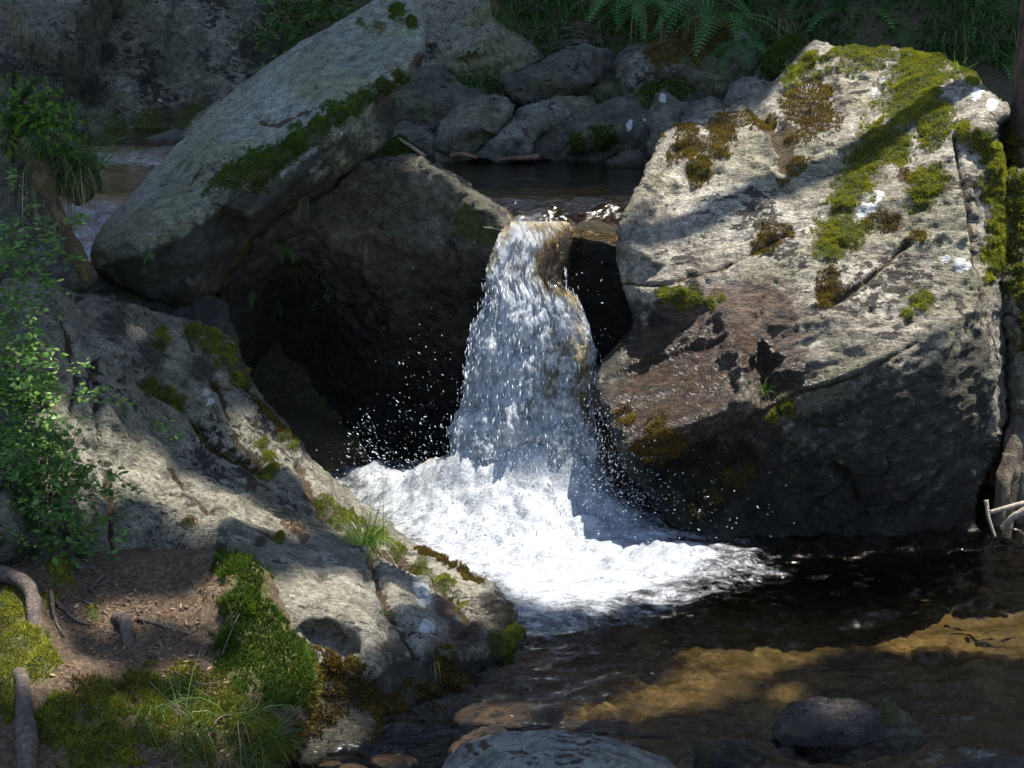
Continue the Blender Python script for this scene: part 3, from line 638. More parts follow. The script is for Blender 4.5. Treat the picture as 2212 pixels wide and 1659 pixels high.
# spray thrown up where the water lands
SP = []
def spray(px, py, Y, rx, ry, n, up, size=1., sY=.12):
    x = rng.normal(px, rx, n); y = rng.normal(py, ry, n); P = at(x, y, rng.normal(Y, sY, n)); P = P[P[:, 2] > .02]; d = P-np.array([IMP[0], IMP[1], .1]); d = d/np.linalg.norm(d, axis=1, keepdims=True)+np.array([0, 0, up])+rng.normal(0, .25, P.shape)
    SP.append((P, d, (.0006+.0021*rng.random(len(P))**3)*size, 1.3+3.2*rng.random(len(P))**2))
spray(800, 985, 7.25, 32, 32, 160, .3); spray(790, 930, 7.25, 16, 22, 60, .8); spray(900, 900, 7.1, 60, 60, 120, .6); spray(930, 800, 7.1, 50, 70, 50, -.5)
spray(870, 1000, 7.2, 90, 20, 200, .4); spray(1290, 905, 6.85, 26, 40, 170, .6); spray(1320, 985, 6.8, 36, 45, 480, .5); spray(1350, 1075, 6.75, 40, 45, 480, .2); spray(1440, 1120, 6.6, 70, 35, 160, 0.)
spray(1140, 1000, 6.78, 150, 50, 1500, .6); spray(1150, 1100, 6.6, 170, 60, 800, .3); spray(1290, 640, 7.1, 25, 120, 24, -.8); spray(1420, 1230, 6.2, 150, 30, 200, 0.); spray(1200, 1290, 5.95, 120, 25, 160, 0.); spray(1330, 760, 6.9, 15, 30, 10, 0.); spray(1600, 1090, 6.4, 90, 50, 30, -.5)
V, T = drops(*[np.concatenate([q[i] for q in SP]) for i in range(4)]); sp = link("water_spray", V, [T], DROP); tag(sp, "cloud of white spray drops around the foot of the fall", "spray", kind='stuff')

# ------------------------------------------------------------------ the great boulders
ROT_R = (0, radians(35), radians(8)); ROT_L = (0, radians(-42), radians(-10))
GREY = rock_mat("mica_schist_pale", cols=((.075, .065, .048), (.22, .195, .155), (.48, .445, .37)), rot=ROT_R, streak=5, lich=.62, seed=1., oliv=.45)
TOPM = strip([(1712, 160), (1745, 138), (1800, 124), (1870, 122), (1960, 124), (2030, 138), (2075, 158), (2095, 185)], 13)
EDGM = strip([(2138, 410), (2150, 470), (2150, 530), (2146, 600)], 21)
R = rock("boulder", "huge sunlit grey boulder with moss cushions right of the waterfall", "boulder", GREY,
    outline=[(1338, 520, 7.1), (1345, 472, 7.15), (1365, 440, 7.2), (1400, 368, 7.35), (1430, 300, 7.55), (1500, 255, 7.8), (1600, 222, 7.9), (1700, 162, 8.05), (1735, 114, 8.1), (1775, 95, 8.15), (1812, 112, 8.15), (1900, 113, 8.15), (1960, 117, 8.1), (2040, 140, 7.9), (2085, 168, 7.75), (2112, 200, 7.55), (2165, 224, 7.4), (2172, 248, 7.3), (2136, 275, 7.2), (2150, 340, 7.2), (2165, 420, 7.3), (2176, 560, 7.35), (2183, 760, 7.3), (2176, 900, 7.2), (2152, 985, 7.0), (2112, 1030, 6.8), (2098, 1190, 6.85), (1900, 1215, 6.7), (1640, 1215, 6.65), (1500, 1170, 6.7), (1420, 1090, 6.85), (1345, 1000, 6.7), (1325, 930, 6.7), (1285, 850, 6.9), (1290, 790, 7.0), (1345, 740, 7.0), (1375, 690, 7.0), (1350, 620, 7.05), (1338, 570, 7.1)],
    ridges=[[(2085, 175, 7.70), (2062, 300, 7.26), (2085, 430, 7.05), (2100, 560, 6.90), (2116, 650, 6.82), (2150, 820, 6.78), (2160, 940, 6.80)],
            [(1630, 885, 6.64), (1750, 828, 6.60), (1900, 775, 6.58), (2040, 715, 6.66), (2116, 650, 6.82)],
            [(1340, 965, 6.64), (1450, 938, 6.54), (1560, 896, 6.50), (1602, 862, 6.50), (1607, 790, 6.56), (1600, 735, 6.68)],
            [(1350, 625, 7.06), (1420, 640, 6.96), (1540, 655, 6.90), (1640, 640, 6.88)],
            [(1960, 525, 6.98), (2040, 545, 6.92), (2096, 572, 6.88)]],
    ctrl=[(1450, 450, 7.28), (1450, 580, 7.02), (1600, 330, 7.55), (1650, 450, 7.22), (1800, 300, 7.58), (1900, 180, 7.98), (1800, 170, 8.02), (1700, 560, 6.98), (1850, 600, 6.86), (1850, 450, 7.15), (1960, 430, 7.1), (2000, 260, 7.46), (1800, 700, 6.72), (1960, 640, 6.80), (2060, 610, 6.86),
          (1400, 745, 6.96), (1500, 690, 6.92), (1480, 800, 6.78), (1560, 760, 6.74), (1640, 720, 6.78), (1636, 800, 6.76), (1650, 860, 6.74), (1420, 1005, 6.92), (1540, 950, 6.92), (1590, 930, 6.88), (1500, 1080, 6.88), (1640, 1020, 6.74), (1700, 1100, 6.76), (1760, 940, 6.62), (1900, 900, 6.58), (2040, 850, 6.62), (1900, 1010, 6.62), (2060, 980, 6.68), (1870, 1080, 6.76), (2030, 1080, 6.80), (2130, 500, 7.1), (2150, 700, 7.0)],
    step=4.2, jitter=6, seed=5, rim=(22, .12), blur=1, thick=.9,
    disp=[(.05, 1.6, 'f', None, 1), (.014, 6, 'r', (.78, -.25, .56), 5), (.010, 15, 'r', (.78, -.25, .56), 4), (.008, 34, 'f', (.78, -.25, .56), 2), (.03, 2.2, 'c', (.78, -.25, .56), 3), (.022, 1.7, 't', (.78, -.25, .56), 3), (.010, 5, 't', (.78, -.25, .56), 3)],
    cracks=[([(1345, 612), (1430, 618), (1560, 585), (1700, 510)], 4, .018), ([(1640, 900), (1720, 850), (1850, 815), (1980, 740)], 4, .016), ([(1630, 230), (1690, 300), (1690, 370), (1640, 330)], 18, .05), ([(1960, 525), (1880, 600), (1800, 660)], 6, .03), ([(2062, 300), (2075, 380), (2110, 520), (2135, 700)], 6, .025), ([(1800, 1000), (1840, 1030), (1860, 1100), (1850, 1160)], 7, .04)],
    masks={'moss': [[(1990, 165, 62), (1965, 225, 62), (2010, 255, 52), (1985, 195, 60)], [(1900, 310, 48), (1870, 350, 42), (1935, 315, 38), (1845, 400, 42), (1825, 435, 30)], [(1820, 500, 50), (1790, 540, 36)], [(2010, 400, 42), (1990, 425, 32)],
                    TOPM, [(1470, 642, 26), (1440, 638, 18), (1500, 648, 18)], [(1535, 655, 16), (1560, 648, 12)], [(1510, 372, 30)], strip([(2080, 285), (2120, 315), (2145, 350), (2150, 390)], 18), EDGM, [(1700, 880, 20), (1670, 895, 16)], [(1985, 655, 30), (1960, 680, 16)], [(1640, 155, 1)], [(1540, 1075, 20), (1580, 1040, 18)]],
           'rust': [(1560, 290, 30), (1480, 330, 24), (1750, 260, 30), (1660, 520, 16), (1800, 640, 18), (1930, 480, 24), (1400, 760, 60), (1480, 740, 90), (1560, 720, 60), (1400, 850, 80), (1480, 860, 80), (1540, 850, 60), (1640, 700, 90), (1660, 760, 80), (1560, 680, 60), (1450, 700, 60), (1350, 860, 60), (1700, 800, 40), (1420, 930, 60), (1650, 900, 40)],
           'wet': [(1420, 760, 90), (1480, 820, 110), (1560, 770, 80), (1400, 900, 90), (1640, 790, 70), (1700, 830, 70), (1780, 860, 70), (1600, 1000, 110), (1500, 1050, 100), (1700, 1100, 120), (1900, 1150, 120), (2050, 1150, 100), (1800, 1130, 100)],
           'dark': lambda X: np.maximum((.58+.3*sstep(1720, 1560, X[:, 0]))*sstep(0, 70, X[:, 1]-np.interp(X[:, 0], [1330, 1560, 1640, 1750, 1900, 2040, 2116, 2160], [930, 930, 905, 850, 790, 730, 665, 640]))*sstep(2190, 2120, X[:, 0]), .9*discs(X, [(1420, 1010, 70), (1520, 990, 70), (1480, 1070, 80), (1560, 1120, 90), (1700, 1150, 100), (1860, 1160, 100), (2000, 1150, 100), (1330, 800, 40), (1360, 700, 30), (1690, 300, 40), (1830, 1040, 30), (1372, 672, 34), (1345, 715, 40), (1310, 780, 44), (1300, 850, 40), (1420, 690, 26), (1330, 930, 40)])),  # dark lichen crust; undercut and recesses also painted black for their shade
           'soil': [(1690, 300, 46), (1700, 350, 28), (1660, 280, 30), (1780, 640, 26), (1790, 600, 26), (1950, 380, 20), (1640, 885, 14), (1560, 285, 30), (1490, 320, 30)],
           'quartz': [(1880, 440, 22), (1862, 462, 20), (1898, 425, 16), (1845, 478, 10), (1910, 185, 12), (1895, 205, 14), (2080, 570, 22), (2045, 558, 12), (2110, 215, 14), (2140, 235, 14), (2050, 250, 10), (2065, 225, 10), (2025, 798, 5), (1960, 1062, 9)]},
    raise_={'moss': .014})
BOULD = R; mo = R.A
moss_on(R, [[(1990, 165, 62), (1965, 225, 62), (2010, 255, 52), (1985, 195, 60)], [(1900, 310, 48), (1870, 350, 42), (1935, 315, 38), (1845, 400, 42), (1825, 435, 30)], [(1820, 500, 50), (1790, 540, 36)], [(2010, 400, 42), (1990, 425, 32)], TOPM+strip([(1690, 185), (1760, 160), (1830, 150), (1900, 140)], 14),
            [(1470, 642, 26), (1440, 638, 18), (1500, 648, 18)], [(1535, 655, 16), (1560, 648, 12)], strip([(2080, 285), (2120, 315), (2145, 350), (2150, 390)], 18), EDGM, [(1700, 880, 20), (1670, 895, 16)], [(1985, 655, 30), (1960, 680, 16)]], MOSS, mean=.62, seed=1)
moss_on(R, [[(1555, 280, 40), (1480, 312, 36), (1540, 325, 36), (1610, 262, 30), (1450, 330, 22)], [(1745, 225, 46), (1762, 262, 42), (1735, 300, 36), (1650, 270, 26)], [(1712, 370, 22), (1690, 398, 20), (1670, 420, 14)], [(1510, 372, 30)], [(1660, 512, 26), (1645, 540, 20), (1700, 500, 16)], [(1790, 610, 30), (1780, 640, 24)], [(1900, 480, 30), (1940, 470, 20), (1970, 380, 20)], [(1420, 930, 30), (1400, 960, 30), (1450, 950, 24), (1350, 900, 20)], [(1540, 1075, 26), (1580, 1040, 24), (1500, 1110, 22), (1620, 1010, 18)], [(1990, 510, 22), (2030, 520, 12)]], GOLD, mean=.5, length=.010, seed=2)

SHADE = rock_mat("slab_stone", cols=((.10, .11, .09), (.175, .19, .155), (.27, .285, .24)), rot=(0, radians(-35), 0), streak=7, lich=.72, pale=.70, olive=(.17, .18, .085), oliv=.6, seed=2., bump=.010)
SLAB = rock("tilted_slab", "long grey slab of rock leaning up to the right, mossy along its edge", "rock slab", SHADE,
    outline=[(193, 548, 6.95), (212, 505, 7.05), (260, 455, 7.2), (340, 360, 7.5), (400, 290, 7.75), (480, 220, 7.95), (560, 160, 8.05), (640, 105, 8.15), (740, 45, 8.25), (800, 8, 8.3), (850, -20, 8.35), (890, 0, 8.25), (916, 35, 8.1), (920, 95, 7.9), (905, 150, 7.8), (856, 205, 7.75), (850, 290, 7.65), (820, 325, 7.6), (775, 352, 7.55), (700, 402, 7.45), (640, 440, 7.4), (590, 478, 7.35), (540, 522, 7.3), (500, 570, 7.3), (470, 640, 7.25), (392, 678, 7.05), (330, 645, 6.95), (260, 622, 6.92), (206, 592, 6.92)],
    ridges=[[(916, 105, 7.78), (868, 165, 7.62), (800, 205, 7.48), (720, 255, 7.30), (600, 345, 7.08), (500, 385, 6.98), (448, 428, 6.88), (390, 478, 6.80), (300, 512, 6.78), (205, 545, 6.86)]],
    ctrl=[(700, 340, 7.22), (640, 390, 7.12), (540, 470, 6.98), (430, 560, 6.84), (300, 560, 6.8), (420, 630, 6.92), (780, 280, 7.42), (870, 120, 7.72), (700, 150, 7.72), (560, 280, 7.42), (450, 330, 7.25), (330, 450, 7.0)],
    step=4.6, jitter=3.5, seed=8, rim=(9, .05), blur=1, thick=.5,
    disp=[(.022, 1.5, 'f', None, 1), (.010, 6, 'r', (.75, .35, .5), 6), (.006, 22, 'f', (.75, .35, .5), 3), (.02, 2.0, 'c', (.75, .35, .5), 5), (.016, 2.2, 't', (.75, .35, .5), 5)],
    cracks=[([(562, 262), (600, 268), (660, 240)], 6, .02), ([(405, 400), (440, 350)], 3, .015)],
    masks={'moss': [(500, 385, 30), (540, 365, 32), (590, 345, 32), (640, 310, 26), (690, 275, 26), (730, 250, 24), (780, 215, 20), (830, 185, 18), (860, 160, 14), (560, 390, 24), (820, 60, 14), (860, 30, 20), (890, 50, 14), (780, 50, 10)],
           'dark': lambda X: .85*sstep(6, 50, X[:, 1]-np.interp(X[:, 0], [205, 300, 390, 448, 500, 600, 720, 800, 868, 916], [552, 520, 488, 440, 400, 360, 268, 218, 178, 112]))*(1-.75*discs(X, [(790, 300, 60), (740, 350, 50), (690, 370, 30), (450, 620, 50), (850, 190, 40)])),  # underside below the ridge painted darker for its shade
           'quartz': [(678, 370, 12), (735, 290, 6), (690, 350, 8)], 'rust': [(420, 640, 40), (480, 590, 50), (830, 230, 30), (905, 130, 16)]},
    raise_={'moss': .02})
moss_on(SLAB, [[(470, 415, 30), (500, 385, 36), (540, 365, 38), (590, 345, 38), (560, 390, 30), (620, 325, 34)], [(640, 310, 32), (690, 275, 30), (730, 250, 28), (665, 292, 28)], [(760, 230, 22), (795, 208, 22), (830, 185, 20), (860, 162, 16)], [(860, 30, 16), (890, 50, 12)]], GREEN, mean=.5, seed=3)

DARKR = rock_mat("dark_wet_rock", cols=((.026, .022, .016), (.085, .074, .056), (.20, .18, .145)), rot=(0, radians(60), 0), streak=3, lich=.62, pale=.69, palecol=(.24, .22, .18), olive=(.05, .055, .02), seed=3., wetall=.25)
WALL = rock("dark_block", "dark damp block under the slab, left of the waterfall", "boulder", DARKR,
    outline=[(430, 690, 7.35), (520, 560, 7.4), (600, 470, 7.45), (700, 405, 7.56), (770, 352, 7.56), (830, 344, 7.54), (900, 344, 7.52), (950, 362, 7.5), (1000, 400, 7.48), (1050, 440, 7.46), (1095, 470, 7.42), (1112, 500, 7.4), (1085, 520, 7.42), (1085, 700, 7.7), (1120, 900, 7.85), (1120, 1100, 7.9), (600, 1100, 7.8), (430, 900, 7.6)],
    ctrl=[(800, 420, 7.56), (900, 410, 7.51), (960, 430, 7.49), (1020, 480, 7.46), (900, 520, 7.53), (800, 600, 7.66), (1000, 620, 7.5), (700, 500, 7.62), (1000, 800, 7.8), (600, 640, 8.4), (600, 800, 8.6), (700, 900, 8.5), (560, 820, 8.6), (800, 800, 8.1), (900, 700, 7.75)],
    step=6, jitter=5, seed=11, rim=(10, .07), blur=2, thick=1.0, disp=[(.05, 2, 'f', None, 1), (.03, 5, 'r', None, 1), (.016, 14, 'f', None, 1), (.02, 3, 't', None, 1), (.03, 2, 'c', None, 1)],
    masks={'moss': [(1010, 480, 40), (1050, 500, 30)], 'wet': [(900, 900, 300), (1000, 700, 150)], 'dark': [(650, 880, 300), (580, 720, 200), (900, 950, 240)], 'rust': [(800, 560, 60), (950, 600, 60)]})  # dark discs paint the shade of the cave into the rock
LIP = rock("lip_rock", "black wet rock in the gap right of the falling water", "rock", rock_mat("black_wet_rock", cols=((.014, .011, .006), (.042, .031, .014), (.085, .064, .03)), seed=4., wetall=.9, lich=.9, pale=.9),
    outline=[(1030, 505, 7.52), (1100, 500, 7.5), (1160, 505, 7.48), (1235, 488, 7.42), (1270, 478, 7.4), (1310, 482, 7.4), (1345, 500, 7.4), (1400, 560, 7.4), (1420, 700, 7.5), (1400, 1060, 7.6), (1030, 1080, 7.8)],
    ctrl=[(1280, 520, 7.34), (1290, 640, 7.46), (1300, 800, 7.5), (1150, 700, 7.62), (1150, 900, 7.7)], masks={'dark': lambda X: sstep(500, 545, X[:, 1])}, step=6, jitter=4, seed=13, rim=(16, .1), thick=.5, disp=[(.03, 3, 'f', None, 1), (.015, 12, 'r', None, 1)])  # shade of the gap painted black below the lip

PALE = rock_mat("left_schist", cols=((.075, .068, .05), (.19, .178, .14), (.36, .34, .28)), rot=ROT_L, streak=6, lich=.61, pale=.68, palecol=(.44, .45, .40), oliv=.3, seed=5.)
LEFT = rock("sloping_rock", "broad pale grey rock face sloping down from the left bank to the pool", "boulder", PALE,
    outline=[(-80, 640, 5.9), (40, 598, 6.0), (150, 612, 6.2), (230, 648, 6.45), (330, 682, 6.65), (420, 702, 6.75), (490, 738, 6.85), (516, 778, 6.92), (532, 832, 6.98), (592, 912, 7.02), (662, 988, 7.05), (742, 1062, 6.98), (852, 1152, 6.55), (962, 1212, 6.15), (1022, 1240, 5.92), (1062, 1248, 5.8), (1100, 1284, 5.66), (1126, 1330, 5.56), (1136, 1385, 5.46), (1112, 1425, 5.4), (1062, 1445, 5.28), (1000, 1496, 5.1), (900, 1552, 4.86), (760, 1612, 4.66), (640, 1660, 4.5), (560, 1660, 4.6), (400, 1400, 5.1), (-80, 1330, 5.2)],
    ridges=[[(516, 790, 6.78), (560, 900, 6.72), (640, 1010, 6.68), (760, 1120, 6.45), (880, 1200, 6.1), (1000, 1262, 5.78), (1060, 1300, 5.6)],
            [(620, 1385, 4.84), (700, 1425, 4.76), (800, 1452, 4.84), (850, 1420, 4.98), (920, 1410, 5.06), (1010, 1420, 5.18), (1062, 1395, 5.3)],
            [(655, 1342, 4.98), (720, 1335, 5.02), (790, 1372, 4.98), (806, 1420, 4.86)]],
    ctrl=[(60, 700, 5.75), (150, 800, 5.75), (250, 750, 6.1), (350, 780, 6.35), (430, 850, 6.4), (300, 900, 6.0), (180, 950, 5.6), (250, 1000, 5.72), (400, 1000, 6.05), (520, 1000, 6.3), (330, 1100, 5.6), (480, 1120, 5.6), (600, 1100, 5.95), (600, 1200, 5.45), (700, 1200, 5.62), (560, 1280, 5.12), (680, 1290, 5.15), (740, 1260, 5.32), (800, 1340, 5.10), (780, 1230, 5.55), (850, 1270, 5.48), (900, 1330, 5.32), (960, 1340, 5.38), (860, 1390, 5.10), (700, 1375, 5.06), (750, 1400, 4.98), (640, 1500, 4.66), (760, 1530, 4.74), (900, 1490, 4.96), (100, 1100, 5.25), (200, 1160, 5.3), (90, 950, 5.4)],
    step=4.6, jitter=5, seed=17, rim=(16, .07), blur=2, thick=.8,
    disp=[(.045, 1.6, 'f', None, 1), (.030, 5, 'r', (.62, .35, -.70), 5), (.014, 13, 'r', (.62, .35, -.70), 3), (.007, 32, 'f', None, 1), (.03, 2.0, 'c', (.62, .35, -.70), 4), (.020, 1.8, 't', (.62, .35, -.70), 4), (.008, 5, 't', (.62, .35, -.70), 4)],
    cracks=[([(208, 780), (215, 900), (232, 1020), (242, 1120), (250, 1190)], 8, .06), ([(325, 790), (350, 850), (420, 905), (450, 960), (560, 1030)], 7, .04), ([(130, 700), (160, 800), (150, 900)], 7, .04), ([(400, 720), (470, 850), (520, 960), (590, 1040)], 6, .03), ([(640, 1010), (700, 1110), (800, 1180), (920, 1240), (1010, 1330)], 8, .045), ([(360, 1020), (450, 1110), (600, 1170)], 5, .025), ([(662, 1352), (700, 1366), (750, 1388)], 20, .045), ([(800, 1210), (830, 1300), (870, 1370), (900, 1420)], 9, .05)],
    masks={'moss': [[(350, 730, 18), (415, 720, 20), (450, 745, 26), (480, 770, 26), (505, 815, 18)], [(560, 960, 14), (575, 990, 14), (582, 1020, 14), (570, 1030, 18)], [(330, 830, 22), (355, 850, 20), (380, 870, 16)], [(520, 850, 10), (600, 950, 12), (620, 970, 14)], [(700, 1090, 16), (730, 1110, 16), (800, 1160, 16), (860, 1190, 14), (910, 1225, 16), (960, 1260, 16)], [(1090, 1400, 36), (1110, 1370, 24), (1070, 1390, 20)], [(600, 1170, 16)], [(410, 1135, 14)]],
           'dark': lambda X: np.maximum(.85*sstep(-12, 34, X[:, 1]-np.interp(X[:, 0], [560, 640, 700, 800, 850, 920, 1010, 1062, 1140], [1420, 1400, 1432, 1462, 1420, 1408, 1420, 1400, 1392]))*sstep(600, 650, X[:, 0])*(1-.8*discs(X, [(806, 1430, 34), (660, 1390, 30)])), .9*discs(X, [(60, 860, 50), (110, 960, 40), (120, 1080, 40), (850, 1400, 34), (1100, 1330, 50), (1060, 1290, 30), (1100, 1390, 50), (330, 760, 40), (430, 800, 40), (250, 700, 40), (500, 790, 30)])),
           'soil': [(620, 1130, 18), (640, 1145, 20), (655, 1165, 16), (480, 1200, 30), (560, 1180, 16), (300, 1210, 40), (400, 1210, 30), (540, 1050, 18), (410, 1135, 20), (660, 1075, 16), (690, 1110, 16)],
           'quartz': [(440, 850, 12), (448, 872, 10), (905, 1278, 24), (912, 1305, 22), (908, 1292, 24), (920, 1362, 18)],
           'wet': [(1040, 1400, 60), (1080, 1330, 50), (960, 1430, 50), (1010, 1430, 60)], 'rust': [(1000, 1370, 36), (960, 1320, 26), (860, 1450, 30)]},
    raise_={'moss': .02})
moss_on(LEFT, [[(350, 730, 18), (415, 720, 20), (450, 745, 26), (480, 770, 26), (505, 815, 18)], [(560, 960, 14), (575, 990, 14), (582, 1020, 14), (570, 1030, 18)], [(330, 830, 22), (355, 850, 20), (380, 870, 16)], [(600, 950, 12), (620, 970, 14)], [(1090, 1400, 36), (1110, 1370, 24), (1070, 1390, 20)], [(600, 1170, 16)]], MOSS, mean=.5, seed=4)
moss_on(LEFT, [strip([(690, 1085), (770, 1140), (860, 1192)], 15), strip([(900, 1220), (960, 1262), (1000, 1305)], 14)], MOSS, mean=.42, length=.007, seed=14)
moss_on(LEFT, [strip([(900, 1188), (960, 1218), (1040, 1254)], 7), strip([(520, 855), (560, 895), (600, 945)], 9), strip([(420, 905), (450, 960), (560, 1030)], 9), [(700, 1470, 40), (740, 1500, 50), (690, 1540, 50), (800, 1500, 40)], [(850, 1545, 50), (920, 1500, 46), (960, 1450, 36)], [(760, 1440, 20), (710, 1440, 24), (680, 1420, 16)]], GOLD, mean=.32, seed=5, length=.014)

# ------------------------------------------------------------------ far bank: cliff and tumbled rocks in the shade
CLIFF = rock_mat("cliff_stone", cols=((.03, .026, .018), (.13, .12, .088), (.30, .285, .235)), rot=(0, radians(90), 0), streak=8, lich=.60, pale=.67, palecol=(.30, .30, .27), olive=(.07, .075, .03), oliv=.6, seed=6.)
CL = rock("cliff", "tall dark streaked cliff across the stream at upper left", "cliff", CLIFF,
    outline=[(-120, -120, 12.6), (300, -120, 12.6), (640, -120, 12.6), (612, 20, 12.5), (618, 100, 12.4), (592, 180, 12.3), (555, 230, 12.2), (500, 285, 12.0), (400, 305, 11.9), (330, 306, 11.9), (190, 300, 11.7), (-120, 310, 11.2)],
    ridges=[[(60, 75, 11.5), (110, 68, 11.6), (155, 85, 11.7), (165, 130, 11.7)]], ctrl=[(30, 130, 11.4), (100, 200, 11.5), (210, 100, 12.2), (200, 230, 11.9), (350, 100, 12.3), (450, 100, 12.2), (350, 230, 12.0), (560, 60, 12.3), (30, 20, 12.0)],
    step=6, jitter=5, seed=21, rim=(20, .15), blur=1, thick=1.5, disp=[(.08, 1.2, 'f', None, 1), (.05, 3.5, 'r', (.05, 0, 1), 4), (.025, 10, 'r', (.05, 0, 1), 3), (.06, 1.4, 'c', (0, 0, 1), 3), (.02, 2, 't', (0, 0, 1), 3)],
    masks={'moss': [(320, 270, 40), (420, 260, 50), (250, 280, 30)], 'quartz': [(210, 165, 7), (235, 168, 5), (205, 150, 6), (620, 24, 8), (345, 218, 6), (505, 105, 6)], 'dark': [(200, 200, 40), (230, 120, 30), (350, 290, 60), (560, 100, 60), (590, 40, 40)]})
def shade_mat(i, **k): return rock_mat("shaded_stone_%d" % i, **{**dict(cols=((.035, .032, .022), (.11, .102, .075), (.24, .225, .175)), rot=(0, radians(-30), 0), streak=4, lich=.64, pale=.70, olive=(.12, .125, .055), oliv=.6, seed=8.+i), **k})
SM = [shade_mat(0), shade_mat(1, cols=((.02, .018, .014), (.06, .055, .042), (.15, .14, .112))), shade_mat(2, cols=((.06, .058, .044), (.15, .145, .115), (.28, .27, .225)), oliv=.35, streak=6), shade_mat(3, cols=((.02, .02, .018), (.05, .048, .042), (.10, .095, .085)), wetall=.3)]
GRP = "tumbled rocks on the far bank"
def far(label, pts, Yb, Yt, m, bulge=.22, moss=None, quartz=None, seed=0, step=4.5, dispk=1., name="rock", cat="rock", thick=.6, group=GRP, mmat=GREEN, ridge=None, extra=None, sink=0., ck=0):
    ys = [p[1] for p in pts]; lo, hi = max(ys), min(ys); O = [(x, y, Yb+(Yt-Yb)*(lo-y)/(lo-hi)) for x, y in pts]
    cx, cy_ = np.mean([p[0] for p in pts]), np.mean(ys); c = [(cx, cy_, Yb+(Yt-Yb)*(lo-cy_)/(lo-hi)-bulge), (cx*.6+.4*min(p[0] for p in pts), cy_*.8+.2*lo, Yb+(Yt-Yb)*.35-bulge*.75), (cx*.6+.4*max(p[0] for p in pts), cy_*.8+.2*lo, Yb+(Yt-Yb)*.35-bulge*.6)]
    mk = dict(extra or {})
    if moss: mk['moss'] = moss
    if quartz: mk['quartz'] = quartz
    r = rock(name, label, cat, m, group, outline=O, ctrl=c if ridge is None else [], ridges=[] if ridge is None else [ridge], step=step, jitter=4, seed=seed, rim=(9, .09), blur=1, thick=thick, chaikin=ck, masks=mk, raise_={'moss': .02},
             disp=[(.05*dispk, 2, 'f', None, 1), (.03*dispk, 5, 'r', (.8, .1, .45), 3), (.012*dispk, 16, 'f', None, 1), (.03*dispk, 2, 'c', None, 1), (.035*dispk, 2.2, 't', (.8, .1, .4), 3)])
    r.o.location.z -= sink
    if moss: moss_on(r, [moss], mmat, per_m2=22000, length=.018, width=.009, mean=.4, seed=seed, cap=5000)
    return r
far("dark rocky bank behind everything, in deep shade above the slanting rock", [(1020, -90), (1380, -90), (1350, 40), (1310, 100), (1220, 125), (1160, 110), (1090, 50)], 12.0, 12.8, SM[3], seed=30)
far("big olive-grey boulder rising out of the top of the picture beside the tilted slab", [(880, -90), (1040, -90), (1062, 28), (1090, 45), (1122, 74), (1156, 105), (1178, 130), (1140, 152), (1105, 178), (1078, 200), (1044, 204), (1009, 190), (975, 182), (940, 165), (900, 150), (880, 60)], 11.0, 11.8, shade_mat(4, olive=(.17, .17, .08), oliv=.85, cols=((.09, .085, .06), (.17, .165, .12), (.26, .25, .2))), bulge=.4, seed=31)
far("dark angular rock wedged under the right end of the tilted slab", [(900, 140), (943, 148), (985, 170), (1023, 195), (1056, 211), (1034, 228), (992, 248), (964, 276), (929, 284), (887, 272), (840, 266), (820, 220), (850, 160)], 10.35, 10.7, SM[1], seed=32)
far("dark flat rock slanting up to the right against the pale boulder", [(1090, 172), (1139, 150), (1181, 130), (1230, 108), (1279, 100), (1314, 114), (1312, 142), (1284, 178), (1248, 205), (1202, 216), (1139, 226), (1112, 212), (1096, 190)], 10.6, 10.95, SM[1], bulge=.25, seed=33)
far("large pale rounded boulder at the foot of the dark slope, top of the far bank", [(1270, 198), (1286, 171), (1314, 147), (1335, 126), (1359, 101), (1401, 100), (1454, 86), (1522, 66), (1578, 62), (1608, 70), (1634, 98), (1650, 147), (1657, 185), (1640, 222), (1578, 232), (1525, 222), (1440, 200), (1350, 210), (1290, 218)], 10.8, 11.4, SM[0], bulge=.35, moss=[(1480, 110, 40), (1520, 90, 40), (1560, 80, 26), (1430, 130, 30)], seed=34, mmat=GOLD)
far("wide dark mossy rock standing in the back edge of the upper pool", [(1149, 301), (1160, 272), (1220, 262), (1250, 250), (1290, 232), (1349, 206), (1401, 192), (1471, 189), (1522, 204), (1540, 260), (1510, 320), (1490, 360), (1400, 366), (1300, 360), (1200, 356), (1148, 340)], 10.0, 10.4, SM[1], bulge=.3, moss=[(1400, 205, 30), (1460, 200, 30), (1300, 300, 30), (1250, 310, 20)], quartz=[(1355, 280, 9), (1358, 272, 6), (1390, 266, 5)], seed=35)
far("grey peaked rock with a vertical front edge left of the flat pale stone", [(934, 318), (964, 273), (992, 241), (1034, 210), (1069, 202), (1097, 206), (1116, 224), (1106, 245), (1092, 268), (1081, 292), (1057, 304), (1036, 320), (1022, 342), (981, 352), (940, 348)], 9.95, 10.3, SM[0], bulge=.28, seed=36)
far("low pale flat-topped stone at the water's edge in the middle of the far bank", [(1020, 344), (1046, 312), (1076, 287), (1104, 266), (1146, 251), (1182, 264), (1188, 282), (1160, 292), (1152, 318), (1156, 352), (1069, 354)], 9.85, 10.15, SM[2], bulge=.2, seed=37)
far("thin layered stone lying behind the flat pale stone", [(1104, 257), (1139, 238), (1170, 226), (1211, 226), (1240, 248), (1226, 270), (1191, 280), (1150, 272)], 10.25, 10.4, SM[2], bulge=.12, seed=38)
far("small greenish stone tucked under the slanting dark rock", [(1172, 226), (1202, 205), (1265, 205), (1288, 227), (1274, 250), (1237, 258), (1200, 250)], 10.45, 10.6, SM[0], bulge=.12, seed=39)
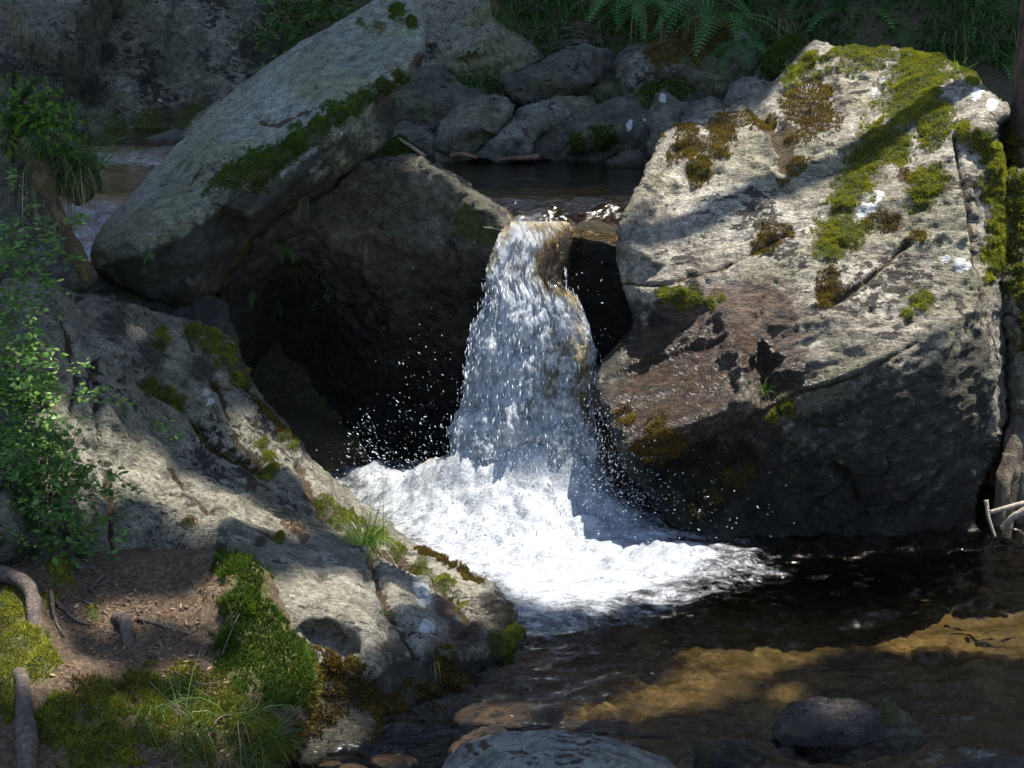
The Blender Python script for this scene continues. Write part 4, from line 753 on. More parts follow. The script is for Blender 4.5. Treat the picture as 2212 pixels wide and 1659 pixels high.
far("small dark rounded stone below the slab's right end", [(830, 300), (848, 276), (869, 268), (915, 279), (938, 297), (940, 338), (901, 344), (840, 340)], 9.95, 10.1, SM[1], bulge=.14, seed=40)
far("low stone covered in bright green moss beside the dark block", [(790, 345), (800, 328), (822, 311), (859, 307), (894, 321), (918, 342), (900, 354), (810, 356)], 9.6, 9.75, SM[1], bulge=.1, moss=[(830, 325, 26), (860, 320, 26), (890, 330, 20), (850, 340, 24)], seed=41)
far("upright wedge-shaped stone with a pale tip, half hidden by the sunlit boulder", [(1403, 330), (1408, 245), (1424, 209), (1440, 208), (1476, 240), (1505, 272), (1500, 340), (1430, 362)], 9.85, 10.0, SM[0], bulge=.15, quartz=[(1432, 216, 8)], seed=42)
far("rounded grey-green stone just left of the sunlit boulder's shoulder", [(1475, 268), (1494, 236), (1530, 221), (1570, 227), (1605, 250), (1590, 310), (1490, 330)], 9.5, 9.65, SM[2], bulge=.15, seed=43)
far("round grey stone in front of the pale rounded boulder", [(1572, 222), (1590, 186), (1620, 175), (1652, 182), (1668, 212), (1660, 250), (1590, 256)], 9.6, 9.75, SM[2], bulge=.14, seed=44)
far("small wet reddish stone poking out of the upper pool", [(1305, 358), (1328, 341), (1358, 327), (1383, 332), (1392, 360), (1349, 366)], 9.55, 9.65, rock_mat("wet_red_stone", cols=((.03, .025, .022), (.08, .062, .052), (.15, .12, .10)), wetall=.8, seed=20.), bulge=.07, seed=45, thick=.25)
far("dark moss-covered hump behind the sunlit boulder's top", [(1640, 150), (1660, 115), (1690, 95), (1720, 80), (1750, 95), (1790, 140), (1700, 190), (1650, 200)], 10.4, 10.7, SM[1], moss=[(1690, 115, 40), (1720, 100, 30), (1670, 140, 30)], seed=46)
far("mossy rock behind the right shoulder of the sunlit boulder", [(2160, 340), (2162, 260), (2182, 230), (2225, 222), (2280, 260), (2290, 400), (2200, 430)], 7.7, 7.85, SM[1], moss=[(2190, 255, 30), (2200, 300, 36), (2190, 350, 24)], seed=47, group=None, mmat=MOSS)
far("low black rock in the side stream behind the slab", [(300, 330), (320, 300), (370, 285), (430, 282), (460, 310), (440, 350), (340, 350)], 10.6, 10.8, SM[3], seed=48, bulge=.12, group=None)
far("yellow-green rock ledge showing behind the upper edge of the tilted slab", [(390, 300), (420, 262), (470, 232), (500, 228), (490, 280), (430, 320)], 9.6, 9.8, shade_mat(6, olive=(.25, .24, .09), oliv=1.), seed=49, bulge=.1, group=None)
far("dark stone wedged between the tilted slab's low end and the sloping rock", [(170, 600), (215, 590), (300, 625), (400, 650), (480, 660), (500, 740), (400, 730), (250, 690), (160, 640)], 6.95, 7.1, SM[3], seed=53, group=None, bulge=.05, thick=.3)  # added filler that keeps the gap under the slab dark
# left margin
LM = far("dark rock face under the hanging grass at the left margin", [(-90, 330), (30, 345), (95, 390), (110, 450), (150, 530), (195, 602), (140, 640), (-90, 640)], 6.35, 6.6, SM[1], seed=50, group=None, bulge=.05, thick=.4)
HM = far("dark soil hummock overgrown with grass at the left margin", [(-90, 300), (40, 290), (140, 305), (196, 340), (206, 400), (180, 440), (130, 425), (80, 400), (-90, 400)], 6.5, 6.75, ground.data.materials[0], seed=51, group=None, bulge=.1, name="hummock", cat="hummock", thick=.4)
far("pale grey rock at the left margin beside the bilberry leaves", [(-60, 1200), (-60, 1040), (4, 1026), (20, 1080), (27, 1150), (14, 1200)], 4.95, 5.0, SM[2], seed=52, group=None, bulge=.06, thick=.2)

far("pale brown mossy rock filling the right edge beside the sunlit boulder", [(2150, 560), (2160, 420), (2195, 375), (2260, 360), (2320, 500), (2330, 1020), (2250, 1040), (2205, 960), (2180, 800)], 6.98, 7.35, rock_mat("edge_stone", cols=((.05, .04, .027), (.17, .145, .105), (.34, .31, .25)), rot=(0, radians(80), 0), streak=6, lich=.62, seed=31.), seed=54, group=None, bulge=.12, moss=strip([(2185, 400), (2200, 480), (2190, 600)], 20)+strip([(2215, 640), (2225, 760)], 16), mmat=MOSS)
# ------------------------------------------------------------------ stones in the pool
WETS = rock_mat("wet_violet_stone", cols=((.02, .018, .02), (.075, .066, .07), (.19, .175, .18)), lich=.72, wetall=.95, seed=22.)
AMB = rock_mat("amber_wet_stone", cols=((.02, .013, .007), (.065, .04, .018), (.15, .095, .045)), lich=.62, pale=.75, palecol=(.3, .2, .1), wetall=.7, seed=23., olive=(.12, .07, .02))
LICH = rock_mat("lichened_stone", cols=((.09, .095, .09), (.17, .18, .165), (.24, .25, .23)), lich=.66, pale=.545, palecol=(.27, .29, .25), wetall=0., seed=24., oliv=.2)
SG = "stones standing in the pool"
STN = rock("stone", "flat grey stone spotted with pale lichen at the bottom edge", "stone", LICH, SG, outline=[(952, 1650, 4.36), (985, 1612, 4.44), (1050, 1588, 4.5), (1150, 1576, 4.52), (1250, 1584, 4.52), (1350, 1604, 4.48), (1420, 1624, 4.45), (1464, 1652, 4.4), (1500, 1710, 4.25), (1450, 1790, 4.1), (1000, 1790, 4.05), (935, 1710, 4.2)], ctrl=[(1200, 1640, 4.27), (1080, 1640, 4.27), (1340, 1660, 4.25), (1200, 1710, 4.08)],
    step=4.5, jitter=4, seed=60, rim=(16, .05), thick=.3, disp=[(.02, 4, 'f', None, 1), (.008, 14, 'r', None, 1), (.004, 40, 'f', None, 1)], masks={'soil': [(1015, 1615, 14), (1045, 1610, 14), (1030, 1630, 10)]})
far("wet violet-grey stone shining in the shallows", [(1655, 1560), (1690, 1522), (1720, 1502), (1780, 1489), (1840, 1496), (1882, 1520), (1906, 1560), (1914, 1605), (1860, 1624), (1780, 1628), (1690, 1612)], 4.56, 4.74, WETS, bulge=.10, sink=.035, seed=61, group=SG, ck=1, name="stone", cat="stone", thick=.25, dispk=.8, step=4)
far("dark mossy stone touching the wet violet-grey stone on its right", [(1870, 1525), (1900, 1504), (1950, 1512), (1990, 1548), (2010, 1590), (1930, 1610), (1880, 1600)], 4.7, 4.82, SM[3], bulge=.05, seed=62, group=SG, ck=1, name="stone", cat="stone", thick=.2, dispk=.4, extra={'moss': [(1920, 1520, 24)]}, sink=.04)
far("low black wet stone left of the wet violet-grey stone", [(1500, 1618), (1525, 1584), (1580, 1570), (1630, 1580), (1655, 1606), (1620, 1650), (1540, 1654)], 4.44, 4.56, rock_mat("black_stone", cols=((.012, .012, .01), (.04, .036, .03), (.10, .09, .075)), wetall=.9, seed=25.), bulge=.05, seed=63, group=SG, ck=1, name="stone", cat="stone", thick=.2, dispk=.4, extra={'moss': [(1530, 1600, 20)]}, sink=.06)
far("long amber stone just breaking the water below the sloping rock", [(975, 1545), (998, 1508), (1080, 1498), (1180, 1503), (1222, 1520), (1200, 1548), (1080, 1556)], 4.84, 4.95, AMB, bulge=.03, sink=.045, seed=64, group=SG, ck=1, name="stone", cat="stone", thick=.2, dispk=.35)
far("pale brown stone behind the lichen-spotted stone", [(960, 1612), (995, 1575), (1060, 1551), (1096, 1564), (1090, 1600), (1000, 1622)], 4.56, 4.68, AMB, bulge=.03, sink=.045, seed=65, group=SG, ck=1, name="stone", cat="stone", thick=.2, dispk=.35)
far("grey water-worn rock washed by ripples at the lower right", [(1960, 1690), (1990, 1640), (2060, 1612), (2150, 1604), (2260, 1615), (2300, 1700), (2100, 1720)], 4.3, 4.42, WETS, bulge=.02, sink=.05, seed=66, group=SG, ck=1, name="stone", cat="stone", thick=.2, dispk=.35)
for i, (px, py, rx, ry, lab) in enumerate([(640, 1640, 26, 10, "pale flat pebble by the left bank"), (700, 1622, 34, 13, "brown pebble in shallow water below the left bank"), (760, 1640, 30, 12, "rust-brown pebble in the shallows, third from the left bank"), (850, 1622, 46, 15, "large amber cobble in the shallows left of the lichen-spotted stone"), (905, 1650, 36, 13, "rounded cobble touching the lichen-spotted stone's left end"), (830, 1652, 30, 10, "small cobble at the bottom edge, left of the lichen-spotted stone"), (1310, 1548, 60, 16, "sunken amber stone between the two pool stones"), (1420, 1560, 46, 14, "sunken brown stone left of the low black wet stone"), (1700, 1645, 60, 14, "amber stone at the bottom edge below the wet violet-grey stone")]):
    pt = [(px+rx*cos(a)*(1+.15*sin(3*a+i)), py+ry*sin(a)) for a in np.linspace(0, 2*pi, 12)[:-1]]
    Y = float(at_z(px, py+ry*.5, -.03)[1]); far(lab, pt, Y-.03, Y+.05, AMB, bulge=.05, sink=.05, seed=70+i, group="small stones in the shallows", name="pebble", cat="stone", thick=.08, dispk=.25)

# ------------------------------------------------------------------ the mossy bank in the foreground
def bank_mat():
    t = NT("bank_soil"); c = t.coord(); f = t.noise(c, 55., 6, .7); n = t.noise(c, 7., 8, .65)
    soil = t.ramp(f, [(.28, (.025, .017, .010)), (.5, (.095, .062, .034)), (.62, (.18, .12, .068)), (.75, (.30, .21, .125))])
    mo = t.ramp(f, [(.3, (.02, .022, .004)), (.5, (.075, .08, .014)), (.75, (.17, .165, .03))])
    a = t.thr(t.math('ADD', t.attr('moss'), t.math('MULTIPLY', t.math('SUBTRACT', n, .5), 1.6)), .25, .5)
    col = t.mix(a, soil, mo)
    p = t.n("BsdfPrincipled", None, Base_Color=col, Roughness=.95, Normal=t.bump(t.math('ADD', f, n), .03)); return t.done(p)
BANKO = [(-90, 1222, 4.95), (60, 1198, 5.1), (200, 1192, 5.2), (350, 1200, 5.2), (450, 1190, 5.12), (520, 1196, 5.08), (575, 1225, 5.0), (602, 1290, 4.92), (640, 1365, 4.82), (690, 1425, 4.74), (705, 1485, 4.64), (670, 1555, 4.54), (645, 1610, 4.45), (600, 1670, 4.3), (560, 1760, 4.1), (-90, 1760, 3.6)]
MG = [[(500, 1230, 36), (540, 1260, 40), (520, 1310, 46), (560, 1330, 44), (580, 1390, 50), (540, 1420, 60), (620, 1420, 44), (640, 1470, 50), (590, 1480, 50), (500, 1380, 40)], [(30, 1320, 50), (60, 1380, 46), (20, 1420, 50), (90, 1440, 40), (10, 1500, 40)], [(130, 1560, 60), (230, 1540, 60), (160, 1620, 50), (250, 1620, 50), (320, 1500, 60), (400, 1480, 50), (450, 1520, 60)], [(330, 1580, 60), (420, 1600, 60), (520, 1560, 60), (560, 1620, 50)], [(200, 1330, 16), (110, 1300, 20), (130, 1240, 30)]]
BANK = rock("earth_bank", "mossy earth bank with dead leaves in the lower left corner", "bank", bank_mat(), None, 'structure',
    outline=BANKO, ctrl=[(200, 1300, 4.85), (60, 1350, 4.6), (200, 1450, 4.42), (100, 1600, 3.98), (350, 1500, 4.32), (400, 1350, 4.75), (500, 1330, 4.72), (560, 1450, 4.55), (450, 1620, 4.12), (300, 1690, 3.85), (600, 1560, 4.4), (480, 1230, 4.98)],
    step=5, jitter=5, seed=81, rim=(26, .10), blur=4, thick=.5, disp=[(.03, 3, 'f', None, 1), (.02, 9, 'f', None, 1), (.010, 26, 'r', None, 1)], masks={'moss': MG}, raise_={'moss': .025})
BANK.o['label'] = "mossy earth bank with dead leaves in the lower left corner"
moss_on(BANK, MG[:1], GREEN, per_m2=60000, length=.019, width=.006, mean=.47, seed=6, name="moss_cushion", lean=.9, bias=(0, 0, .5), cap=34000)
moss_on(BANK, MG[1:2]+MG[4:], MOSS, per_m2=55000, length=.012, width=.005, mean=.55, seed=7, name="moss_cushion", cap=14000)
moss_on(BANK, MG[2:4], MOSS, per_m2=55000, length=.016, width=.005, mean=.45, seed=8, name="moss_cushion", cap=24000)
moss_on(BANK, [[(690, 1430, 26), (700, 1480, 30), (680, 1530, 40), (650, 1580, 40), (720, 1520, 30)], [(280, 1480, 40), (180, 1500, 40)]], GOLD, per_m2=40000, length=.016, width=.005, mean=.35, seed=9, name="moss_cushion", cap=14000)
# dead leaves and needles lying on the bank and in the hollows of the sloping rock
lf = Acc()
def litter(R, px, py, r, n, size):
    for _ in range(n):
        a = random.random()*2*pi; q = random.random()**.6*r; P, N = spot(R, px+q*cos(a), py+q*.6*sin(a)); l = size*random.choice((.6, .8, 1., 1.2, 1.9))
        ax = np.array([random.gauss(0, 1), random.gauss(0, 1), random.gauss(0, .25)]); ax -= N*(ax@N)*.85; ax /= np.linalg.norm(ax); s = np.cross(N, ax)*l*random.uniform(.06, .5); P = P+N*random.uniform(.002, .008)
        lf.add([P-ax*l/2, P+s*.5, P+ax*l/2+N*l*random.uniform(-.05, .35), P-s*.5], quads=[(0, 1, 2, 3)], tint=random.random()**1.8)
for a in ((200, 1300, 120, 420, .018), (330, 1330, 110, 380, .018), (400, 1420, 90, 260, .02), (240, 1380, 90, 240, .018), (450, 1480, 50, 140, .02), (120, 1240, 90, 160, .016), (420, 1230, 100, 260, .016), (330, 1620, 80, 200, .02), (480, 1600, 60, 120, .02), (180, 1500, 100, 150, .018), (470, 1270, 50, 120, .018)): litter(BANK, *a[:4], a[4]*.72)
for a in ((640, 1145, 30, 130, .016), (600, 1115, 30, 50, .014), (400, 1205, 80, 120, .014), (560, 1060, 24, 40, .012), (415, 1135, 20, 50, .016), (540, 1030, 20, 30, .014), (970, 1310, 30, 40, .012)): litter(LEFT, *a)
tag(lf.build("leaf_litter", LITTER), "brown dead leaves and needles scattered over the bank", "leaf litter", kind='stuff')
# roots and sticks
BARK = bark_mat("root_bark", [(.3, (.022, .016, .012)), (.5, (.08, .06, .047)), (.72, (.17, .135, .11))], 40, (1, 1, .35), .01)
def on(R, pts, lift=.0): return np.array([spot(R, x, y)[0]+np.array([0, 0, l if isinstance(l, float) else lift]) for (x, y, *q) in pts for l in [q[0] if q else lift]])
def stick(name, label, cat, path, r0, r1, mat=TWIG, group=None, n=24, sides=7, rough=.12, seed=0):
    P = spline(path, n); V, T, Q = tube(P, np.linspace(r0, r1, n), sides, rough, seed)
    return tag(link(name, V, ([T] if T is not None else [])+[Q], mat), label, cat, group)
stick("root", "thick grey root standing up at the bottom left corner", "root", on(BANK, [(62, 1690, .02), (60, 1600, .03), (52, 1530, .03), (46, 1480, .02), (38, 1452, -.02)]), .030, .022, BARK, "roots on the bank", 40, 16, .42, 1)
stick("root", "pale knobbly root arching over ochre moss at the left edge", "root", on(BANK, [(-60, 1290, .0), (-10, 1268, .03), (30, 1275, .04), (62, 1310, .03), (76, 1350, .01), (84, 1400, -.03)]), .032, .020, BARK, "roots on the bank", 40, 16, .42, 2)
stick("root", "short dark stub of root poking out of the middle of the bank", "root", on(BANK, [(244, 1330, -.02), (256, 1345, .025), (272, 1362, .025), (276, 1390, -.01)]), .020, .017, BARK, "roots on the bank", 30, 16, .45, 3)
stick("root", "low dark root running along the bank's back edge", "root", on(BANK, [(60, 1225, -.02), (100, 1214, .012), (150, 1218, .016), (200, 1226, -.02)]), .020, .018, BARK, "roots on the bank", 20, 10, .25, 4)
stick("root", "dark root running down from the bilberry leaves to the bank", "root", [spot(LEFT, 150, 1090)[0]+np.array([0, -.02, .01]), spot(LEFT, 165, 1140)[0]+np.array([0, -.03, 0]), spot(BANK, 185, 1200)[0]+np.array([0, 0, .01]), spot(BANK, 205, 1225)[0]], .03, .018, BARK, "roots on the bank", 20, 10, .25, 5)
for i, (pts, lab) in enumerate([([(100, 1290), (135, 1320), (170, 1345), (210, 1355)], "forked grey rootlet beside the pale knobbly root"), ([(110, 1300), (120, 1340), (140, 1375)], "thin rootlet hanging beside the forked grey rootlet"), ([(160, 1290), (190, 1305), (215, 1320)], "short rootlet across the middle of the bank"), ([(195, 1270), (215, 1250), (230, 1240)], "stubby rootlet near the bank's back edge")]):
    stick("rootlet", lab, "root", on(BANK, pts, .008), .009, .003, BARK, "roots on the bank", 16, 7, .2, i)
for i, (R, pts, r, lab) in enumerate([(BANK, [(300, 1340), (350, 1350), (410, 1365)], .0085, "broken brown stick lying on the bank"), (BANK, [(250, 1410), (300, 1400), (350, 1415)], .0028, "thin twig in front of the dark root stub"), (BANK, [(330, 1375), (280, 1300), (230, 1305)], .0022, "thin pale twig across the leaf litter"), (BANK, [(455, 1590, .01), (480, 1560, .01), (540, 1555, .02), (565, 1520, .03)], .003, "curved pale twig in the grass of the bank"), (BANK, [(325, 1485, .015), (370, 1520, .01), (410, 1555, .01)], .0035, "straight straw-coloured twig above the grass tuft"),
        (BANK, [(480, 1420, .01), (510, 1360, .02), (520, 1330, .01)], .003, "bent twig against the green moss cushion"), (LEFT, [(575, 1118, .012), (620, 1108, .012), (665, 1104, .014)], .004, "dark twig lying over the needle-filled hollow of the sloping rock"), (LEFT, [(185, 750, .01), (200, 800, .012), (230, 850, .01), (260, 880, .006)], .003, "reddish dry stem trailing down the sloping rock"), (BANK, [(380, 1460, .01), (430, 1480, .01), (480, 1475, .01)], .003, "thin twig at the foot of the moss cushion")]):
    stick("twig", lab, "twig", on(R, pts, .008), r, r*.5, TWIG, "twigs lying about", 18, 6, .15, i)
stick("branch", "thin bare branch sticking out of the upper pool by the mossy stone", "branch", at([860, 890, 918], [299, 318, 338], [9.7, 9.6, 9.5]), .010, .014, bark_mat("pale_twig", [(.3, (.12, .09, .05)), (.6, (.28, .21, .12))]), None)
stick("driftwood", "rust-brown scrap of wood floating below the grey peaked rock", "driftwood", at([975, 1000, 1030], [338, 334, 341], [9.75, 9.7, 9.7]), .022, .012, LITTER and bark_mat("rusty_wood", [(.3, (.07, .035, .02)), (.6, (.2, .11, .07))]), "wood scraps on the upper pool")
stick("driftwood", "thin brown scrap of wood floating below the flat pale stone", "driftwood", at([1080, 1120, 1165], [344, 342, 339], [9.75, 9.75, 9.75]), .012, .02, bark_mat("rusty_bark", [(.3, (.06, .03, .02)), (.6, (.18, .10, .06))]), "wood scraps on the upper pool")

# ------------------------------------------------------------------ grass, ferns and shrubs
def gt(R, px, py, name, label, **k): P, N = spot(R, px, py); return grass_tuft(name, label, P-N*.004, **k)
gt(LEFT, 790, 1185, "grass_tuft", "sunlit grass tuft with tall stems on the edge of the sloping rock", n=330, L=.27, spread=.85, lean=(0, -.35, .2), droop=1.5, w=.0034, rad=.05, dry=.42, stems=15, stemL=.46, bright=.15)
gt(LEFT, 930, 1430, "grass_tuft", "dry straw tuft hanging on the dark underside of the sloping rock", n=26, L=.10, spread=.5, lean=(0, -.5, -.1), droop=2.2, rad=.02, dry=.95)
gt(LEFT, 820, 1290, "grass_tuft", "sparse dry grass drooping over the fern on the sloping rock", n=22, L=.10, spread=.5, lean=(0, -.5, -.1), droop=2., rad=.03, dry=.8)
gt(SLAB, 665, 440, "grass_tuft", "drooping grass tuft on the dark underside of the tilted slab", n=46, L=.17, spread=.7, lean=(0, -.5, .1), droop=2.3, w=.003, rad=.02, dry=.3)
gt(WALL, 640, 580, "grass_tuft", "long-bladed grass tuft in the dark hollow under the slab", n=60, L=.27, spread=.95, lean=(.1, -.5, .2), droop=2.0, w=.0036, rad=.03, dry=.15, bright=.05)
gt(WALL, 790, 520, "grass_tuft", "thin strand of straw hanging down the dark block", n=18, L=.22, spread=.2, lean=(0, -.4, -.3), droop=2.5, w=.003, rad=.012, dry=.7)
gt(WALL, 1015, 610, "grass_tuft", "tiny grass tuft on the dark block close to the waterfall", n=16, L=.10, spread=.7, lean=(0, -.4, .1), droop=2., rad=.01)
gt(BOULD, 1640, 850, "grass_tuft", "small bright green grass tuft in the cleft of the sunlit boulder", n=80, L=.10, spread=.8, lean=(0, -.35, .3), droop=1.2, w=.0028, rad=.025, dry=.06, bright=.1)
gt(BOULD, 2070, 168, "grass_tuft", "few tall yellow-green stems on top of the sunlit boulder", n=14, L=.12, spread=.9, lean=(.2, 0, .2), droop=1.2, rad=.03, stems=3, stemL=.30, bright=.3)
gt(BOULD, 1706, 165, "grass_tuft", "short lit blades of grass at the left of the boulder's top", n=10, L=.08, spread=.6, lean=(0, 0, .4), droop=.8, rad=.02, bright=.3)
for i, (px, py, n, L, dry, lab) in enumerate([(300, 1560, 110, .20, .55, "straw and green grass tuft hanging down the front of the bank"), (400, 1590, 130, .22, .6, "dense straw-coloured grass tuft in the middle of the bank's front"), (500, 1560, 90, .26, .12, "dark green long-bladed grass tuft right of the straw tuft"), (570, 1600, 90, .26, .10, "green grass tuft leaning over the water's edge"), (500, 1640, 70, .22, .35, "grass tuft at the bottom edge near the water"), (340, 1520, 40, .14, .1, "short light green grass above the straw tuft")]):
    gt(BANK, px, py, "grass_tuft", lab, n=int(n*.7), L=L, spread=.9, lean=(.25, -.4, .1), droop=1.7, w=.0032, rad=.07, dry=dry, bright=-.08, group="grass tufts on the front of the bank")
for i, (px, py, lab) in enumerate([(110, 335, "hanging grass tuft beside the young spruce at the left margin"), (150, 350, "long hanging grass, half straw, over the side stream"), (185, 375, "dark green hanging grass nearest the side stream"), (130, 395, "straw-brown hanging grass above the rotten log"), (60, 350, "shaded hanging grass under the young spruce")]):
    gt(HM, px, py, "grass_tuft", lab, n=80, L=.42, spread=.55, lean=(.28, -.35, .1), droop=2.0, w=.005, rad=.07, dry=.45 if i in (1, 3) else .25, group="hanging grass at the left margin", bright=-.2)
P, N = spot(LEFT, 822, 1325)
fern("fern", "small fern with two hanging fronds under the grass tuft on the sloping rock", P+N*.01, [((-.05, -.45, -.55), .18, .046, .5, .7), ((.35, -.45, -.6), .18, .046, .6, .65), ((.75, -.3, .12), .09, .02, .4, .75)])
for (R, px, py, lab, fr) in [(WALL, 615, 520, "small fern on the dark block beside the long-bladed grass", [((-.3, -.6, .3), .15, .04, 1., .5), ((.4, -.6, -.2), .15, .04, 1., .45), ((-.1, -.6, -.6), .13, .035, .5, .4)]), (WALL, 535, 625, "single fern frond hanging in the black hollow", [((.05, -.4, -.5), .12, .03, .4, .7)]), (WALL, 600, 640, "dark fern below the long-bladed grass tuft", [((-.2, -.5, -.7), .15, .035, .4, .3), ((.2, -.5, -.7), .14, .03, .4, .2)]), (SLAB, 325, 540, "tiny bright green fern on the left end of the tilted slab", [((.2, -.6, .1), .09, .03, 1., .9), ((-.3, -.6, -.3), .08, .026, 1., .8)])]:
    P, N = spot(R, px, py); fern("fern", lab, P, fr, group="small ferns in the shaded rocks")
P, N = spot(WALL, 710, 590); leafy("creeper", "patch of tiny round leaves on the dark block right of the long-bladed grass", P, [(P+np.array([random.gauss(0, .05), -.01, random.gauss(0, .08)]), (random.gauss(0, .5), -.5, random.gauss(0, .5)), .09) for _ in range(16)], leaf=.011, per=14, tint=.3, cat="plant")
# bilberry on the left bank
def lp(px, py, Y): return at(px, py, Y)
for i, (px, py, Y, n, sx, sz, lab, ti) in enumerate([(10, 520, 5.75, 22, .10, .10, "bilberry leaves below the rotten log at the left edge", .45), (10, 640, 5.6, 26, .08, .12, "bilberry shrub over the top of the sloping rock", .55), (0, 800, 5.4, 34, .08, .13, "small-leaved shrub hanging at the left edge halfway down", .5), (45, 920, 5.25, 54, .14, .16, "light green bilberry shrub spreading over the sunlit rock", .58), (45, 1030, 5.15, 40, .12, .12, "shaded bilberry twigs below the light green shrub", .35), (55, 1110, 5.05, 40, .10, .10, "bluish green bilberry clump above the bank", .42)]):
    b = lp(px, py, Y); leafy("bilberry_shrub", lab, b, [(b+np.array([random.gauss(0, sx), random.uniform(-.05, .18), random.gauss(0, sz)]), (random.gauss(.25, .6), -.55, random.gauss(.1, .55)), random.uniform(.12, .24)) for _ in range(n)], leaf=.028, tint=ti, per=22, group="bilberry shrubs on the left bank")
# young spruce with fresh tips at the left margin
def needles(acc, a, b, n, l, tint, up=.3):
    a, b = np.array(a), np.array(b); d = (b-a)/np.linalg.norm(b-a)
    for i in range(n):
        t = i/n; p = a+(b-a)*t; s = np.cross(d, [random.gauss(0, 1), random.gauss(0, 1), random.gauss(0, 1)]); s /= np.linalg.norm(s); ax = s*.85+d*.55+np.array([0, 0, up*.3]); ax /= np.linalg.norm(ax); w = np.cross(ax, d); w = w/np.linalg.norm(w)*l*.13
        acc.add([p-w, p+w, p+ax*l], tris=[(0, 1, 2)], tint=np.clip(tint+random.gauss(0, .1), 0, 1))
def spruce(name, label, base, limbs, group=None, nl=.013):
    o = empty(name, base); tag(o, label, "tree", group); nd, wd = Acc(), Acc()
    for (tgt, tint) in limbs:
        P = spline([base, (np.array(base)*.45+np.array(tgt)*.55)+np.array([0, 0, .05]), tgt], 10); V, T, Q = tube(P, np.linspace(.006, .0025, 10), 5, caps=False); wd.add(V, quads=Q, tint=.3)
        for i in range(2, 10):
            needles(nd, P[i-1], P[i], 14, nl, .32)
            for sg in (-1, 1):
                for q in range(2):
                    d = (P[i]-P[i-1])/np.linalg.norm(P[i]-P[i-1]); s = np.cross(d, [0, 0, 1])*sg; e = P[i]+(s*random.uniform(.4, 1.)+d*random.uniform(.3, .9)+np.array([0, -.3, random.uniform(-.35, .25)]))*.055*(1.25-i/14)
                    needles(nd, P[i], e, 18, nl, .38); tip = e+(e-P[i])*.45+np.array([0, 0, -.012])
                    if random.random() < tint: needles(nd, e, tip, 22, nl*.95, .86)
    wd.build('branches', TWIG, o); nd.build('needles', SPRUCE, o); return o
b = lp(30, 300, 6.35)
spruce("young_spruce", "young bright-tipped spruce growing at the left margin", b, [(lp(x, y, 6.35+random.uniform(-.3, .15)), t) for x, y, t in [(30, 160, .25), (80, 170, .35), (120, 195, .6), (150, 225, .8), (172, 255, .8), (165, 290, .6), (150, 320, .5), (110, 250, .5), (60, 230, .3), (20, 220, .3), (70, 270, .7), (100, 265, .8), (20, 265, .8), (40, 290, .8), (10, 320, .5), (90, 320, .3), (30, 345, .3), (-20, 250, .3), (60, 195, .3), (130, 270, .5), (100, 215, .4)]])
# rotten log on the left
LOGM = bark_mat("rotten_log", [(.3, (.02, .012, .006)), (.5, (.10, .062, .024)), (.7, (.24, .165, .07))], 22, (1, 1, .3), .03, .5)
stick("log", "rotten orange-brown log leaning down beside the tilted slab", "log", [lp(70, 345, 6.5), lp(100, 400, 6.36), lp(122, 452, 6.3), lp(142, 500, 6.26), lp(168, 550, 6.24), lp(188, 606, 6.24)], .042, .024, LOGM, None, 70, 20, .75, 9)

# right edge: spruce trunk with roots reaching the water
TRB = bark_mat("spruce_bark", [(.3, (.035, .02, .013)), (.5, (.12, .07, .045)), (.72, (.22, .14, .09))], 22, (1, 1, .22), .02)
RTP = bark_mat("bare_root", [(.3, (.03, .021, .014)), (.5, (.11, .085, .058)), (.7, (.27, .23, .17))], 26, (1, 1, .12), .012)
tree = empty("spruce_tree", at(2235, 560, 7.5)); tag(tree, "brown spruce trunk at the right edge with pale bare roots reaching the water", "tree")
P = spline(np.concatenate([at([2215, 2228, 2234, 2240], [760, 600, 420, 60], [7.4, 7.5, 7.6, 7.7]), [at(2240, 60, 7.7)+np.array([.1, .1, 3.]), at(2240, 60, 7.7)+np.array([.25, .3, 9.])]]), 60)
V, T, Q = tube(P, np.interp(np.linspace(0, 1, 60), [0, .06, .12, .3, 1], [.06, .12, .125, .125, .06]), 18, .12, 3); link("trunk", V, [T, Q], TRB, tree)
for i, (pt, r0, r1) in enumerate([(at([2240, 2205, 2190, 2180, 2168], [700, 900, 980, 1060, 1170], [7.4, 7.1, 7.0, 6.95, 6.9]), .062, .03), (at([2260, 2228, 2216, 2208], [700, 960, 1060, 1180], [7.5, 7.05, 6.95, 6.9]), .05, .04), (at([2178, 2162, 2150], [980, 1080, 1175], [6.95, 6.9, 6.9]), .04, .022)]):
    Pn = spline(pt, 40); V, T, Q = tube(Pn, np.interp(np.linspace(0, 1, 40), [0, .25, 1], [.03, r0, r1]), 18, .38, 10+i); link("root", V, [T, Q], RTP, tree)
for i, (pt, lab) in enumerate([(at([2290, 2212, 2175, 2138], [1070, 1088, 1097, 1107], [6.6, 6.6, 6.62, 6.65]), "pale bare branch lying over the water at the right edge"), (at([2280, 2212, 2185, 2164], [1060, 1104, 1120, 1142], [6.5, 6.52, 6.55, 6.58]), "pale bent stick below the pale bare branch at the right edge"), (at([2130, 2136, 2150], [1080, 1120, 1160], [6.75, 6.72, 6.7]), "short forked stick standing in the water beside the boulder's foot")]):
    stick("branch", lab, "branch", pt, (.017, .02, .012)[i], (.010, .014, .006)[i], bark_mat("bleached_wood_%d" % i, [(.3, (.2, .16, .12)), (.6, (.42, .36, .29))], 30), "pale sticks at the right edge", 20, 9, .15, i)

